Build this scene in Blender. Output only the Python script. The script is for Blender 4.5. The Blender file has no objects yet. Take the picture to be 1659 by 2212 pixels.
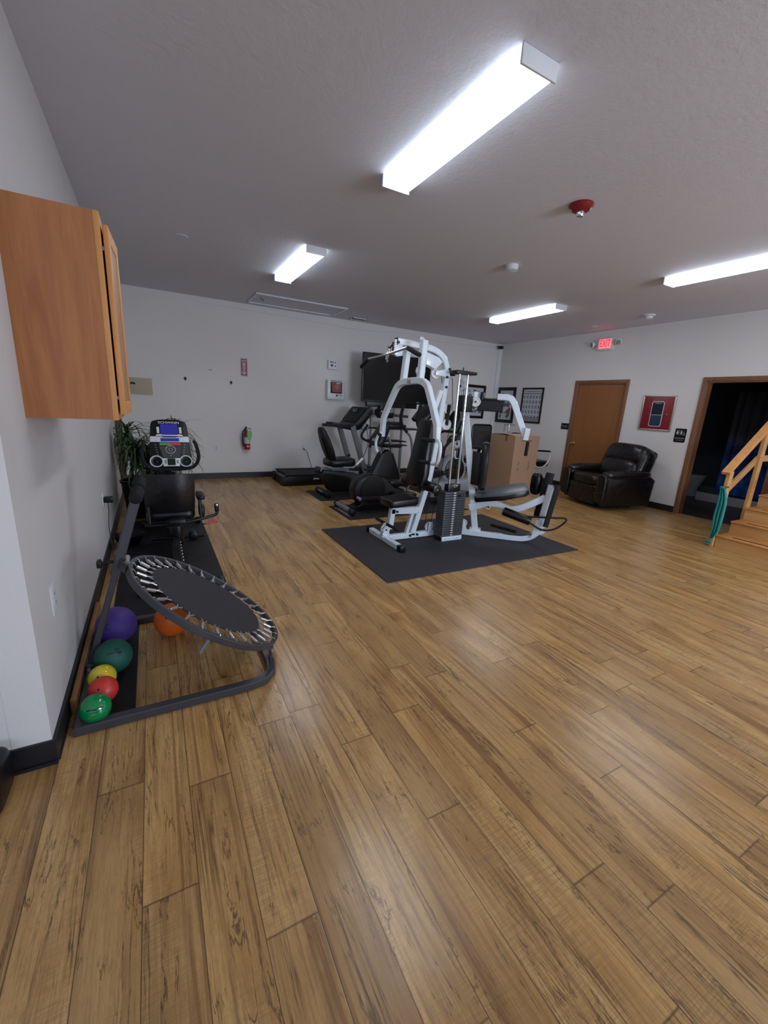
import bpy, bmesh, math, random
from mathutils import Vector, Matrix
random.seed(7)
scn = bpy.context.scene
COL = scn.collection
V = Vector
Z0 = Vector((0, 0, 1))
PI = math.pi

# ------------------------------------------------------------------ camera
CAM = V((0, 0, 1.42)); FPX = 900.36; CX, CY = 829.5, 1106.0
yaw, pitch, roll = math.radians(29.1308), math.radians(14.3155), math.radians(-3.2465)
_f = V((math.sin(yaw)*math.cos(pitch), math.cos(yaw)*math.cos(pitch), -math.sin(pitch)))
_r = V((math.cos(yaw), -math.sin(yaw), 0)); _d = _f.cross(_r)
RT = _r*math.cos(roll) + _d*math.sin(roll)
DN = -_r*math.sin(roll) + _d*math.cos(roll)
FW = _f
cd = bpy.data.cameras.new('camera'); cam = bpy.data.objects.new('camera', cd); COL.objects.link(cam)
cam.matrix_world = Matrix.Translation(CAM) @ Matrix((RT, -DN, -FW)).transposed().to_4x4()
cd.sensor_fit = 'HORIZONTAL'; cd.sensor_width = 36.0; cd.lens = FPX/1659*36.0
cd.clip_start = 0.02; cd.clip_end = 100
scn.camera = cam
# ------------------------------------------------------------------ world, exposure, daylight
w = bpy.data.worlds.new('world'); scn.world = w; w.use_nodes = True
w.node_tree.nodes['Background'].inputs[0].default_value = (0.6, 0.7, 0.9, 1)
w.node_tree.nodes['Background'].inputs[1].default_value = 0.35
scn.view_settings.view_transform = 'Standard'; scn.view_settings.look = 'None'
scn.view_settings.gamma = 1.0; scn.view_settings.use_curve_mapping = False
scn.view_settings.exposure = 1.12
LAMP_STRENGTH = 11.5
DAYLIGHT = 62.0

def ray(px, py):
    return (RT*((px-CX)/FPX) + DN*((py-CY)/FPX) + FW)
def PZ(px, py, z=0.0):
    d = ray(px, py); return CAM + d*((z-CAM.z)/d.z)
def PX(px, py, x):
    d = ray(px, py); return CAM + d*((x-CAM.x)/d.x)
def PY(px, py, y):
    d = ray(px, py); return CAM + d*((y-CAM.y)/d.y)

def daylight(name, loc, rot, sx, sy, power, color):
    l = bpy.data.lights.new(name, 'AREA'); l.shape = 'RECTANGLE'; l.size = sx; l.size_y = sy
    l.energy = power; l.color = color
    o = bpy.data.objects.new(name, l); o.location = loc; o.rotation_euler = rot; COL.objects.link(o)
    return o
# daylight of the windows in the wall behind the camera
daylight('window_daylight', (-1.2, -3.28, 1.5), (-PI/2+PI, 0, 0), 2.2, 1.3, DAYLIGHT*0.32, (0.62, 0.76, 1.0))
daylight('window_daylight', (4.2, -3.28, 1.5), (-PI/2+PI, 0, 0), 2.2, 1.3, DAYLIGHT*1.5, (0.76, 0.86, 1.0))

# ------------------------------------------------------------------ materials
class NT:
    def __init__(s, name):
        s.m = bpy.data.materials.new(name); s.m.use_nodes = True
        s.t = s.m.node_tree; s.n = s.t.nodes; s.l = s.t.links
        s.b = s.n['Principled BSDF']
    def node(s, typ, **kw):
        nd = s.n.new(typ)
        for k, v in kw.items():
            if k.startswith('i_'):
                key = k[2:]; key = int(key) if key.isdigit() else key.replace('_', ' ')
                s.set(nd.inputs[key], v)
            else: setattr(nd, k, v)
        return nd
    def set(s, sock, v):
        if isinstance(v, bpy.types.NodeSocket): s.l.new(v, sock)
        elif isinstance(v, (tuple, list)) and len(v) == 3 and sock.type == 'RGBA': sock.default_value = (*v, 1)
        else: sock.default_value = v
    def math(s, op, a, b=0.0, c=0.0):
        nd = s.n.new('ShaderNodeMath'); nd.operation = op
        s.set(nd.inputs[0], a); s.set(nd.inputs[1], b); s.set(nd.inputs[2], c); return nd.outputs[0]
    def mix(s, fac, a, b, mode='MIX'):
        nd = s.n.new('ShaderNodeMix'); nd.data_type = 'RGBA'; nd.blend_type = mode
        s.set(nd.inputs['Factor'], fac); s.set(nd.inputs[6], a); s.set(nd.inputs[7], b); return nd.outputs[2]
    def ramp(s, fac, stops):
        nd = s.n.new('ShaderNodeValToRGB'); s.set(nd.inputs[0], fac)
        while len(nd.color_ramp.elements) < len(stops): nd.color_ramp.elements.new(0.5)
        for e, (p, c) in zip(nd.color_ramp.elements, stops):
            e.position = p; e.color = (*c, 1) if isinstance(c, tuple) else (c, c, c, 1)
        return nd.outputs[0]
    def pos(s): return s.n.new('ShaderNodeNewGeometry').outputs['Position']
    def obc(s): return s.n.new('ShaderNodeTexCoord').outputs['Object']
    def mapping(s, vec, scale=(1, 1, 1), loc=(0, 0, 0), rot=(0, 0, 0)):
        nd = s.n.new('ShaderNodeMapping'); s.l.new(vec, nd.inputs[0])
        nd.inputs['Scale'].default_value = scale; nd.inputs['Location'].default_value = loc
        nd.inputs['Rotation'].default_value = rot; return nd.outputs[0]
    def noise(s, vec, scale=5, detail=3, rough=0.5, dist=0.0):
        nd = s.n.new('ShaderNodeTexNoise'); s.l.new(vec, nd.inputs['Vector'])
        nd.inputs['Scale'].default_value = scale; nd.inputs['Detail'].default_value = detail
        nd.inputs['Roughness'].default_value = rough; nd.inputs['Distortion'].default_value = dist
        return nd.outputs[0]
    def bump(s, h, strength=0.1, dist=0.01):
        nd = s.n.new('ShaderNodeBump'); s.l.new(h, nd.inputs['Height'])
        nd.inputs['Strength'].default_value = strength; nd.inputs['Distance'].default_value = dist
        s.l.new(nd.outputs[0], s.b.inputs['Normal'])

def srgb(r, g, b):
    f = lambda c: (c/255/12.92) if c/255 <= 0.04045 else ((c/255+0.055)/1.055)**2.4
    return (f(r), f(g), f(b))

def M(name, col, rough=0.5, metal=0.0, var=0.12, vs=8.0, bump=0.0, bs=60.0, coat=0.0, spec=None, emit=None, es=0.0):
    t = NT(name); p = t.obc()
    n = t.noise(p, vs, 4, 0.6)
    c2 = tuple(max(0, c*(1-var)) for c in col); c3 = tuple(min(1, c*(1+var)) for c in col)
    t.l.new(t.mix(n, c2, c3), t.b.inputs['Base Color'])
    rr = t.n.new('ShaderNodeMapRange'); t.l.new(n, rr.inputs[0]); rr.inputs[3].default_value = rough*0.85; rr.inputs[4].default_value = min(1, rough*1.15)
    t.l.new(rr.outputs[0], t.b.inputs['Roughness'])
    t.b.inputs['Metallic'].default_value = metal
    if coat: t.b.inputs['Coat Weight'].default_value = coat; t.b.inputs['Coat Roughness'].default_value = 0.1
    if spec is not None: t.b.inputs['Specular IOR Level'].default_value = spec
    if bump: t.bump(t.noise(p, bs, 3, 0.6), bump, 0.005)
    if emit: t.b.inputs['Emission Color'].default_value = (*emit, 1); t.b.inputs['Emission Strength'].default_value = es
    return t.m

def paint(name, col, scale=90, strength=0.12, smudge=False):
    t = NT(name); p = t.pos()
    big = t.noise(p, 0.9, 3, 0.5); c = t.mix(big, tuple(x*0.96 for x in col), tuple(min(1, x*1.04) for x in col))
    if smudge:
        sm = t.ramp(t.noise(t.mapping(p, (1, 1.4, 0.8)), 2.2, 4, 0.6), [(0.56, 0.0), (0.75, 1.0)])
        c = t.mix(t.math('MULTIPLY', sm, 0.16), c, tuple(x*0.62 for x in col))
    t.l.new(c, t.b.inputs['Base Color'])
    t.b.inputs['Roughness'].default_value = 0.7; t.b.inputs['Specular IOR Level'].default_value = 0.3
    h = t.mix(0.5, t.noise(p, scale, 4, 0.6), t.noise(p, scale*0.3, 2, 0.5))
    t.bump(h, strength, 0.01)
    return t.m

def floor_mat():
    t = NT('plank_flooring'); p = t.pos()
    sp = t.n.new('ShaderNodeSeparateXYZ'); t.l.new(p, sp.inputs[0])
    W, L = 0.1475, 1.2
    u = t.math('DIVIDE', t.math('ADD', sp.outputs[0], 0.2720+W*40), W)
    row = t.math('FLOOR', u); fu = t.math('FRACT', u)
    wn = t.n.new('ShaderNodeTexWhiteNoise'); wn.noise_dimensions = '1D'; t.l.new(row, wn.inputs['W'])
    v = t.math('ADD', t.math('DIVIDE', t.math('ADD', sp.outputs[1], 20), L), t.math('MULTIPLY', wn.outputs['Value'], 7.37))
    cell = t.math('FLOOR', v); fv = t.math('FRACT', v)
    cid = t.n.new('ShaderNodeCombineXYZ'); t.l.new(row, cid.inputs[0]); t.l.new(cell, cid.inputs[1])
    w2 = t.n.new('ShaderNodeTexWhiteNoise'); w2.noise_dimensions = '3D'; t.l.new(cid.outputs[0], w2.inputs['Vector'])
    rnd = w2.outputs['Value']
    # grain space shifted per plank
    off = t.n.new('ShaderNodeVectorMath'); off.operation = 'MULTIPLY_ADD'
    t.l.new(w2.outputs['Color'], off.inputs[0]); off.inputs[1].default_value = (31, 47, 0); t.l.new(p, off.inputs[2])
    q = off.outputs[0]
    g1 = t.noise(t.mapping(q, (44, 1.1, 1)), 1.0, 8, 0.62, 1.6)
    g2 = t.noise(t.mapping(q, (150, 5, 1)), 1.0, 3, 0.6, 0.4)
    g3 = t.noise(t.mapping(q, (5.5, 1.1, 1)), 1.0, 3, 0.5, 1.2)
    saw = t.noise(t.mapping(q, (12, 190, 1)), 1.0, 3, 0.6, 0.3)
    base = t.ramp(g3, [(0.26, srgb(150, 110, 62)), (0.44, srgb(182, 140, 84)), (0.60, srgb(204, 163, 104)), (0.80, srgb(200, 168, 118))])
    base = t.mix(t.math('MULTIPLY', t.ramp(g1, [(0.34, 1.0), (0.47, 0.0)]), 0.62), base, srgb(122, 88, 54))
    base = t.mix(t.math('MULTIPLY', t.ramp(g1, [(0.56, 0.0), (0.72, 1.0)]), 0.4), base, srgb(218, 186, 140))
    base = t.mix(t.math('MULTIPLY', t.ramp(g2, [(0.38, 1.0), (0.52, 0.0)]), 0.35), base, srgb(140, 104, 66))
    sawm = t.math('MULTIPLY', t.ramp(saw, [(0.42, 1.0), (0.55, 0.0)]), t.ramp(t.noise(t.mapping(q, (4, 1.3, 1)), 1.0, 2, 0.5), [(0.44, 0.0), (0.58, 0.9)]))
    base = t.mix(t.math('MULTIPLY', sawm, 0.42), base, srgb(124, 98, 70))
    fw = t.noise(t.mapping(q, (260, 40, 1)), 1.0, 3, 0.7)
    base = t.mix(t.math('MULTIPLY', t.ramp(fw, [(0.35, 1.0), (0.6, 0.0)]), 0.28), base, srgb(120, 90, 58))
    # greyer and darker planks
    base = t.mix(t.math('MULTIPLY', t.math('POWER', rnd, 2.0), 0.42), base, srgb(150, 118, 80))
    # cracks along the grain
    cr = t.noise(t.mapping(q, (11, 1.0, 1)), 1.0, 7, 0.62, 1.4)
    band = t.math('ABSOLUTE', t.math('SUBTRACT', cr, 0.5))
    crm = t.math('MULTIPLY', t.ramp(band, [(0.0, 1.0), (0.013, 0.0)]), t.ramp(t.noise(t.mapping(q, (5, 1.8, 1)), 1.5, 3, 0.6), [(0.46, 0.0), (0.52, 1.0)]))
    base = t.mix(t.math('MULTIPLY', crm, 0.85), base, srgb(66, 46, 34))
    st = t.noise(t.mapping(q, (17, 0.45, 1)), 1.0, 4, 0.55, 1.0)
    base = t.mix(t.math('MULTIPLY', t.ramp(st, [(0.34, 1.0), (0.43, 0.0)]), 0.6), base, srgb(112, 76, 42))
    st2 = t.math('ABSOLUTE', t.math('SUBTRACT', t.noise(t.mapping(q, (10, 0.5, 1)), 1.0, 8, 0.6, 0.7), 0.47))
    lc = t.math('MULTIPLY', t.ramp(st2, [(0.0, 1.0), (0.010, 0.0)]), t.ramp(t.noise(t.mapping(q, (4, 1.2, 1)), 1.1, 2, 0.5), [(0.47, 0.0), (0.55, 1.0)]))
    base = t.mix(t.math('MULTIPLY', lc, 0.8), base, srgb(72, 50, 32))
    # knots
    vo = t.n.new('ShaderNodeTexVoronoi'); t.l.new(t.mapping(q, (5.5, 2.4, 1)), vo.inputs['Vector']); vo.inputs['Scale'].default_value = 1.0
    kn = t.math('MULTIPLY', t.ramp(vo.outputs['Distance'], [(0.02, 1.0), (0.085, 0.0)]), t.ramp(g1, [(0.4, 1.0), (0.55, 0.3)]))
    base = t.mix(t.math('MULTIPLY', kn, 0.75), base, srgb(74, 52, 36))
    # seams
    su = t.math('MINIMUM', fu, t.math('SUBTRACT', 1.0, fu)); sv = t.math('MINIMUM', fv, t.math('SUBTRACT', 1.0, fv))
    s1 = t.ramp(su, [(0.006, 1.0), (0.014, 0.0)]); s2 = t.ramp(sv, [(0.0008, 1.0), (0.0018, 0.0)])
    seam = t.math('MAXIMUM', s1, s2)
    base = t.mix(t.math('MULTIPLY', seam, 0.75), base, srgb(62, 42, 26))
    t.l.new(base, t.b.inputs['Base Color'])
    r = t.n.new('ShaderNodeMapRange'); t.l.new(g1, r.inputs[0]); r.inputs[3].default_value = 0.32; r.inputs[4].default_value = 0.21
    t.l.new(r.outputs[0], t.b.inputs['Roughness'])
    t.b.inputs['Specular IOR Level'].default_value = 0.42
    h = t.mix(0.3, t.math('SUBTRACT', g1, t.math('MULTIPLY', seam, 0.8)), saw)
    t.bump(h, 0.10, 0.004)
    return t.m

def wood(name, c1, c2, axis='z', rough=0.4, scale=1.0, coat=0.15):
    t = NT(name); p = t.obc()
    s = {'z': (14, 14, 0.9), 'y': (14, 0.9, 14), 'x': (0.9, 14, 14)}[axis]
    s = tuple(a*scale for a in s)
    g = t.noise(t.mapping(p, s), 1.0, 5, 0.6, 1.4); f = t.noise(t.mapping(p, tuple(a*7 for a in s)), 1.0, 2, 0.5)
    c = t.mix(t.ramp(g, [(0.3, 0.0), (0.7, 1.0)]), c1, c2)
    c = t.mix(t.math('MULTIPLY', t.ramp(f, [(0.35, 1.0), (0.5, 0.0)]), 0.25), c, tuple(x*0.6 for x in c1))
    t.l.new(c, t.b.inputs['Base Color']); t.b.inputs['Roughness'].default_value = rough
    t.b.inputs['Coat Weight'].default_value = coat; t.b.inputs['Coat Roughness'].default_value = 0.25
    t.bump(f, 0.05, 0.002)
    return t.m

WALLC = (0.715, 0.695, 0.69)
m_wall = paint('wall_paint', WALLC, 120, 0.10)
m_wall_l = paint('wall_paint_dimmed_scuffed', (0.54, 0.53, 0.54), 120, 0.10, True)  # same paint as the other walls, darkened against its stronger light, plus random smudges
m_ceil = paint('ceiling_texture_paint', (0.64, 0.65, 0.72), 60, 0.34)
m_floor = floor_mat()
m_base = M('black_rubber_baseboard', srgb(26, 27, 33), 0.45)
m_oak = wood('honey_oak', srgb(176, 116, 66), srgb(148, 90, 50), 'z', 0.6, coat=0.0)
m_oakl = wood('light_oak_edge', srgb(208, 150, 88), srgb(188, 128, 70), 'z', 0.5, coat=0.0)
m_trim = wood('brown_wood_casing', srgb(138, 92, 64), srgb(112, 72, 48), 'z', 0.5, coat=0.0)
m_trimy = wood('brown_wood_casing_head', srgb(120, 80, 56), srgb(96, 62, 42), 'y', 0.4)
m_door = wood('brown_flush_door', srgb(146, 96, 52), srgb(136, 88, 46), 'z', 0.42, 0.5)
m_doord = wood('dark_brown_door', srgb(76, 62, 50), srgb(62, 50, 40), 'z', 0.5, 0.5)
m_pine = wood('pine', srgb(206, 158, 98), srgb(186, 134, 78), 'x', 0.4)
m_piney = wood('pine_step', srgb(200, 154, 98), srgb(184, 134, 80), 'y', 0.42)
m_board = wood('pine_board', srgb(150, 108, 66), srgb(128, 90, 54), 'y', 0.55)
m_white = M('white_enamel', srgb(206, 216, 226), 0.28, 0.0, 0.03, coat=0.3)
m_whitepl = M('white_plastic', srgb(214, 216, 220), 0.35, 0.0, 0.03)
m_blk = M('black_plastic', srgb(14, 14, 16), 0.36, 0, 0.15, 12, spec=0.35)
m_blkm = M('matte_black_plastic', srgb(18, 18, 20), 0.55, 0, 0.2, 20, 0.1, spec=0.3)
m_blksteel = M('black_powder_steel', srgb(20, 20, 23), 0.4, 0.0, 0.12, 10, spec=0.35)
m_gsteel = M('charcoal_powder_steel', srgb(66, 66, 72), 0.36, 0.2, 0.1, 10)
m_silver = M('grey_painted_steel', srgb(120, 124, 132), 0.35, 0.3, 0.06)
m_lgrey = M('light_grey_plastic', srgb(132, 136, 144), 0.4, 0.0, 0.08)
m_chrome = M('chrome', (0.75, 0.76, 0.78), 0.12, 1.0, 0.04)
m_zinc = M('zinc_spring_steel', (0.62, 0.63, 0.64), 0.3, 0.9, 0.1, 40)
m_foam = M('black_foam_grip', srgb(26, 26, 29), 0.8, 0, 0.2, 60, 0.3, 200, spec=0.3)
m_vinyl = M('black_vinyl_pad', srgb(12, 13, 16), 0.34, 0, 0.12, 6, 0.08, 40, spec=0.35)
m_vinylg = M('grey_vinyl_pad', srgb(78, 83, 92), 0.36, 0, 0.16, 7, 0.06, 40)  # grey upper part of the bench pad, its lower edge is black
m_rubber = M('rubber_gym_mat', srgb(48, 47, 52), 0.7, 0, 0.08, 3, 0.25, 300, spec=0.3)
m_rubber2 = M('dark_rubber_mat', srgb(28, 27, 31), 0.65, 0, 0.08, 3, 0.2, 300, spec=0.3)
m_plate = M('cast_weight_plate', srgb(66, 67, 71), 0.45, 0.15, 0.18, 14, 0.1, 90)
m_card = M('cardboard', srgb(164, 132, 106), 0.85, 0, 0.06, 3, 0.1, 60)
m_leather = None
def leather():
    t = NT('black_leather'); p = t.obc()
    t.b.inputs['Base Color'].default_value = (*srgb(14, 12, 15), 1)
    n = t.noise(p, 5, 4, 0.6, 1.5); f = t.noise(p, 90, 3, 0.6)
    r = t.n.new('ShaderNodeMapRange'); t.l.new(n, r.inputs[0]); r.inputs[3].default_value = 0.2; r.inputs[4].default_value = 0.38
    t.l.new(r.outputs[0], t.b.inputs['Roughness'])
    t.bump(t.mix(0.06, t.noise(t.mapping(p, (1, 1.6, 1)), 4.5, 2, 0.5, 1.2), f), 0.5, 0.02)
    return t.m
m_leather = leather()
m_redp = M('red_enamel', srgb(150, 30, 38), 0.35, 0, 0.06)
m_redpanel = M('red_cabinet_enamel', srgb(132, 30, 40), 0.4, 0, 0.06)
m_alu = M('brushed_aluminium', (0.55, 0.5, 0.47), 0.35, 0.7, 0.06)
m_brass = M('brass', (0.8, 0.5, 0.22), 0.2, 1.0, 0.05)
m_glassd = M('dark_glass', srgb(26, 34, 44), 0.08, 0, 0.2, 4)
m_screen = M('black_screen', srgb(6, 6, 8), 0.2, 0, 0.1, spec=0.2)
m_lcd = M('blue_lcd', srgb(28, 30, 96), 0.2, 0, 0.1, emit=srgb(24, 28, 110), es=0.5)
m_green = M('green_tag', srgb(96, 200, 104), 0.5)
m_redt = M('red_plastic', srgb(200, 44, 34), 0.4)
m_teal = M('teal_band', srgb(20, 118, 112), 0.45, 0, 0.2, 10)
m_paper = M('paper', srgb(190, 192, 200), 0.7, 0, 0.03)
m_ink = M('black_ink', srgb(20, 20, 24), 0.6)
m_shadedpaint = paint('restroom_paint_shaded', srgb(92, 94, 104), 100, 0.1)  # wall colour darkened to stand in for the shade of the unlit room
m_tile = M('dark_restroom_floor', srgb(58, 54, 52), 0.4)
m_ceramic = M('white_ceramic', srgb(200, 204, 210), 0.15, coat=0.5)
m_leaf = M('dark_green_leaf', srgb(66, 84, 54), 0.5, 0, 0.45, 6)
m_soil = M('soil', srgb(40, 30, 24), 0.9)
m_beige = M('beige_plywood', srgb(178, 168, 146), 0.6, 0, 0.08, 5)
def lamp_mat():
    t = NT('lit_prismatic_lens'); p = t.obc()
    sp = t.n.new('ShaderNodeSeparateXYZ'); t.l.new(p, sp.inputs[0])
    ax = t.math('ABSOLUTE', sp.outputs[0]); ay = t.math('ABSOLUTE', sp.outputs[1])
    ex = t.ramp(ax, [(0.080, 1.0), (0.100, 0.20)]); ey = t.ramp(ay, [(0.56, 1.0), (0.62, 0.35)])
    rib = t.math('ADD', t.math('MULTIPLY', t.math('SINE', t.math('MULTIPLY', sp.outputs[1], 900.0)), 0.08), 0.92)
    s = t.math('MULTIPLY', t.math('MULTIPLY', ex, ey), t.math('MULTIPLY', rib, LAMP_STRENGTH))
    t.b.inputs['Base Color'].default_value = (0.85, 0.88, 0.92, 1)
    t.l.new(t.mix(ex, (0.72, 0.84, 1.0), (0.955, 0.975, 1.0)), t.b.inputs['Emission Color'])
    t.l.new(s, t.b.inputs['Emission Strength']); t.b.inputs['Roughness'].default_value = 0.3
    return t.m
m_lamp = lamp_mat()

# ------------------------------------------------------------------ mesh builder
class MB:
    def __init__(s, xf=None):
        s.v = []; s.f = []; s.xf = xf or Matrix.Identity(4)
    def add(s, vs, fs):
        o = len(s.v); s.v += [s.xf @ V(v) for v in vs]; s.f += [tuple(i+o for i in f) for f in fs]; return s
    def addbm(s, bm, mat=None):
        bm.verts.index_update(); mt = mat or Matrix.Identity(4)
        s.add([mt @ v.co for v in bm.verts], [[v.index for v in f.verts] for f in bm.faces]); bm.free(); return s
    def box(s, c, size, bev=0.0, rot=None, seg=2):
        bm = bmesh.new(); bmesh.ops.create_cube(bm, size=1)
        for v in bm.verts: v.co = V((v.co.x*size[0], v.co.y*size[1], v.co.z*size[2]))
        if bev > 0: bmesh.ops.bevel(bm, geom=list(bm.edges), offset=min(bev, min(size)*0.49), segments=seg, affect='EDGES', profile=0.5)
        m = Matrix.Translation(V(c))
        if rot is not None: m = m @ (rot.to_4x4() if not isinstance(rot, (tuple, list)) else Matrix.Rotation(rot[2], 4, 'Z') @ Matrix.Rotation(rot[1], 4, 'Y') @ Matrix.Rotation(rot[0], 4, 'X'))
        return s.addbm(bm, m)
    def bb(s, a, b, bev=0.0):
        a = V(a); b = V(b); return s.box((a+b)/2, [abs(b[i]-a[i]) for i in range(3)], bev)
    def pil(s, c, size, rot=None, e=0.35, nu=28, nv=14):
        """rounded cushion (superellipsoid)"""
        vs = []; fs = []
        sg = lambda x, p: math.copysign(abs(x)**p, x)
        for j in range(nv+1):
            ph = -PI/2 + PI*j/nv
            for i in range(nu):
                th = 2*PI*i/nu
                vs.append(V((size[0]/2*sg(math.cos(ph), e)*sg(math.cos(th), e), size[1]/2*sg(math.cos(ph), e)*sg(math.sin(th), e), size[2]/2*sg(math.sin(ph), e))))
        for j in range(nv):
            for i in range(nu):
                fs.append((j*nu+i, j*nu+(i+1) % nu, (j+1)*nu+(i+1) % nu, (j+1)*nu+i))
        m = Matrix.Translation(V(c))
        if rot is not None: m = m @ Matrix.Rotation(rot[2], 4, 'Z') @ Matrix.Rotation(rot[1], 4, 'Y') @ Matrix.Rotation(rot[0], 4, 'X')
        return s.add([m @ v for v in vs], fs)
    def tube(s, pts, r, seg=12, closed=False, smooth=0):
        pts = [V(p) for p in pts]
        if smooth: pts = catmull(pts, smooth, closed)
        n = len(pts); rr = r if isinstance(r, (list, tuple)) else [r]*n
        if len(rr) != n: rr = [rr[0] + (rr[-1]-rr[0])*i/(n-1) for i in range(n)]
        vs = []; fs = []; up = None
        for i, p in enumerate(pts):
            if closed: t = pts[(i+1) % n]-pts[i-1]
            else: t = pts[min(i+1, n-1)]-pts[max(i-1, 0)]
            t.normalize()
            if up is None:
                up = V((0, 0, 1)) if abs(t.z) < 0.9 else V((1, 0, 0))
            up = (up - t*up.dot(t)).normalized(); sd = t.cross(up)
            for k in range(seg):
                a = 2*PI*k/seg; vs.append(p + up*(rr[i]*math.cos(a)) + sd*(rr[i]*math.sin(a)))
        m = n if closed else n-1
        for i in range(m):
            j = (i+1) % n
            for k in range(seg):
                k2 = (k+1) % seg; fs.append((i*seg+k, i*seg+k2, j*seg+k2, j*seg+k))
        if not closed:
            fs.append(tuple(range(seg))[::-1]); fs.append(tuple((n-1)*seg+k for k in range(seg)))
        return s.add(vs, fs)
    def cyl(s, a, b, r, seg=20, r2=None, bev=0.0):
        a = V(a); b = V(b); r2 = r if r2 is None else r2
        if bev: 
            d = (b-a).normalized()*bev
            return s.tube([a, a+d*0.3, a+d, b-d, b-d*0.3, b], [r-bev, r-bev*0.3, r, r2, r2-bev*0.3, r2-bev], seg)
        return s.tube([a, b], [r, r2], seg)
    def sweep(s, pts, side, w, h, smooth=0, closed=False):
        """rectangular section swept along a planar path; w along side, h in the plane"""
        pts = [V(p) for p in pts]
        if smooth: pts = catmull(pts, smooth, closed)
        side = V(side).normalized(); n = len(pts); vs = []; fs = []
        c = min(w, h)*0.12
        for i, p in enumerate(pts):
            t0 = (pts[i]-pts[i-1]).normalized() if i > 0 or closed else None
            t1 = (pts[(i+1) % n]-pts[i]).normalized() if i < n-1 or closed else None
            if t0 is None: t0 = t1
            if t1 is None: t1 = t0
            t = (t0+t1).normalized(); nn = side.cross(t).normalized()
            k = 1/max(0.5, t.dot(t0))
            sec = [(w/2-c, h/2), (w/2, h/2-c), (w/2, -h/2+c), (w/2-c, -h/2), (-w/2+c, -h/2), (-w/2, -h/2+c), (-w/2, h/2-c), (-w/2+c, h/2)]
            for a, b in sec: vs.append(p + side*a + nn*(b*k))
        m = n if closed else n-1
        for i in range(m):
            j = (i+1) % n
            for k in range(8): fs.append((i*8+k, i*8+(k+1) % 8, j*8+(k+1) % 8, j*8+k))
        if not closed: fs.append(tuple(range(8))[::-1]); fs.append(tuple((n-1)*8+k for k in range(8)))
        return s.add(vs, fs)
    def beam(s, a, b, w, h, side=None):
        a = V(a); b = V(b); t = (b-a).normalized()
        if side is None: side = V((0, 0, 1)).cross(t) if abs(t.z) < 0.95 else V((0, 1, 0))
        return s.sweep([a, b], side, w, h)
    def prism(s, poly, o, ax, ay, depth, bev=0.0):
        """polygon in the plane (ax, ay) through o, thickened by depth along ax x ay (centred)"""
        o = V(o); ax = V(ax).normalized(); ay = V(ay).normalized(); nz = ax.cross(ay)
        bm = bmesh.new(); vv = [bm.verts.new(V((x, y, -depth/2))) for x, y in poly]
        f = bm.faces.new(vv)
        r = bmesh.ops.extrude_face_region(bm, geom=[f])
        for e in r['geom']:
            if isinstance(e, bmesh.types.BMVert): e.co.z += depth
        bmesh.ops.recalc_face_normals(bm, faces=bm.faces)
        if bev:
            es = [e for e in bm.edges if abs(e.verts[0].co.z-e.verts[1].co.z) < 1e-6]
            bmesh.ops.bevel(bm, geom=es, offset=bev, segments=2, affect='EDGES', profile=0.5)
        mt = Matrix((ax, ay, nz)).transposed().to_4x4(); mt.translation = o
        return s.addbm(bm, mt)
    def lathe(s, prof, o, axis=(0, 0, 1), seg=28):
        ax = V(axis).normalized(); u = ax.orthogonal().normalized(); v = ax.cross(u); o = V(o)
        vs = []; fs = []
        for r, h in prof:
            for k in range(seg):
                a = 2*PI*k/seg; vs.append(o + ax*h + (u*math.cos(a)+v*math.sin(a))*max(r, 1e-4))
        for i in range(len(prof)-1):
            for k in range(seg):
                k2 = (k+1) % seg; fs.append((i*seg+k, i*seg+k2, (i+1)*seg+k2, (i+1)*seg+k))
        fs.append(tuple(range(seg))[::-1]); fs.append(tuple((len(prof)-1)*seg+k for k in range(seg)))
        return s.add(vs, fs)
    def sph(s, c, r, seg=24, sc=(1, 1, 1)):
        c = V(c); vs = []; fs = []; n = seg//2
        for j in range(n+1):
            ph = -PI/2+PI*j/n
            for i in range(seg):
                th = 2*PI*i/seg
                vs.append(c+V((r*sc[0]*math.cos(ph)*math.cos(th), r*sc[1]*math.cos(ph)*math.sin(th), r*sc[2]*math.sin(ph))))
        for j in range(n):
            for i in range(seg): fs.append((j*seg+i, j*seg+(i+1) % seg, (j+1)*seg+(i+1) % seg, (j+1)*seg+i))
        return s.add(vs, fs)

def catmull(pts, k, closed=False):
    out = []; n = len(pts)
    for i in range(n if closed else n-1):
        p0 = pts[(i-1) % n] if (closed or i > 0) else pts[0]*2-pts[1]
        p1 = pts[i]; p2 = pts[(i+1) % n]
        p3 = pts[(i+2) % n] if (closed or i+2 < n) else pts[-1]*2-pts[-2]
        for j in range(k):
            t = j/k
            out.append(0.5*((2*p1)+(p2-p0)*t+(2*p0-5*p1+4*p2-p3)*t*t+(3*p1-p0-3*p2+p3)*t**3))
    if not closed: out.append(pts[-1].copy())
    return out
def rrect(w, h, r, n=5, cx=0, cy=0):
    out = []
    for (sx, sy, a0) in ((1, 1, 0), (-1, 1, PI/2), (-1, -1, PI), (1, -1, 3*PI/2)):
        for i in range(n+1):
            a = a0+PI/2*i/n; out.append((cx+sx*(w/2-r)+r*math.cos(a), cy+sy*(h/2-r)+r*math.sin(a)))
    return out
def circ(r, n=28, cx=0, cy=0): return [(cx+r*math.cos(2*PI*i/n), cy+r*math.sin(2*PI*i/n)) for i in range(n)]

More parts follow.
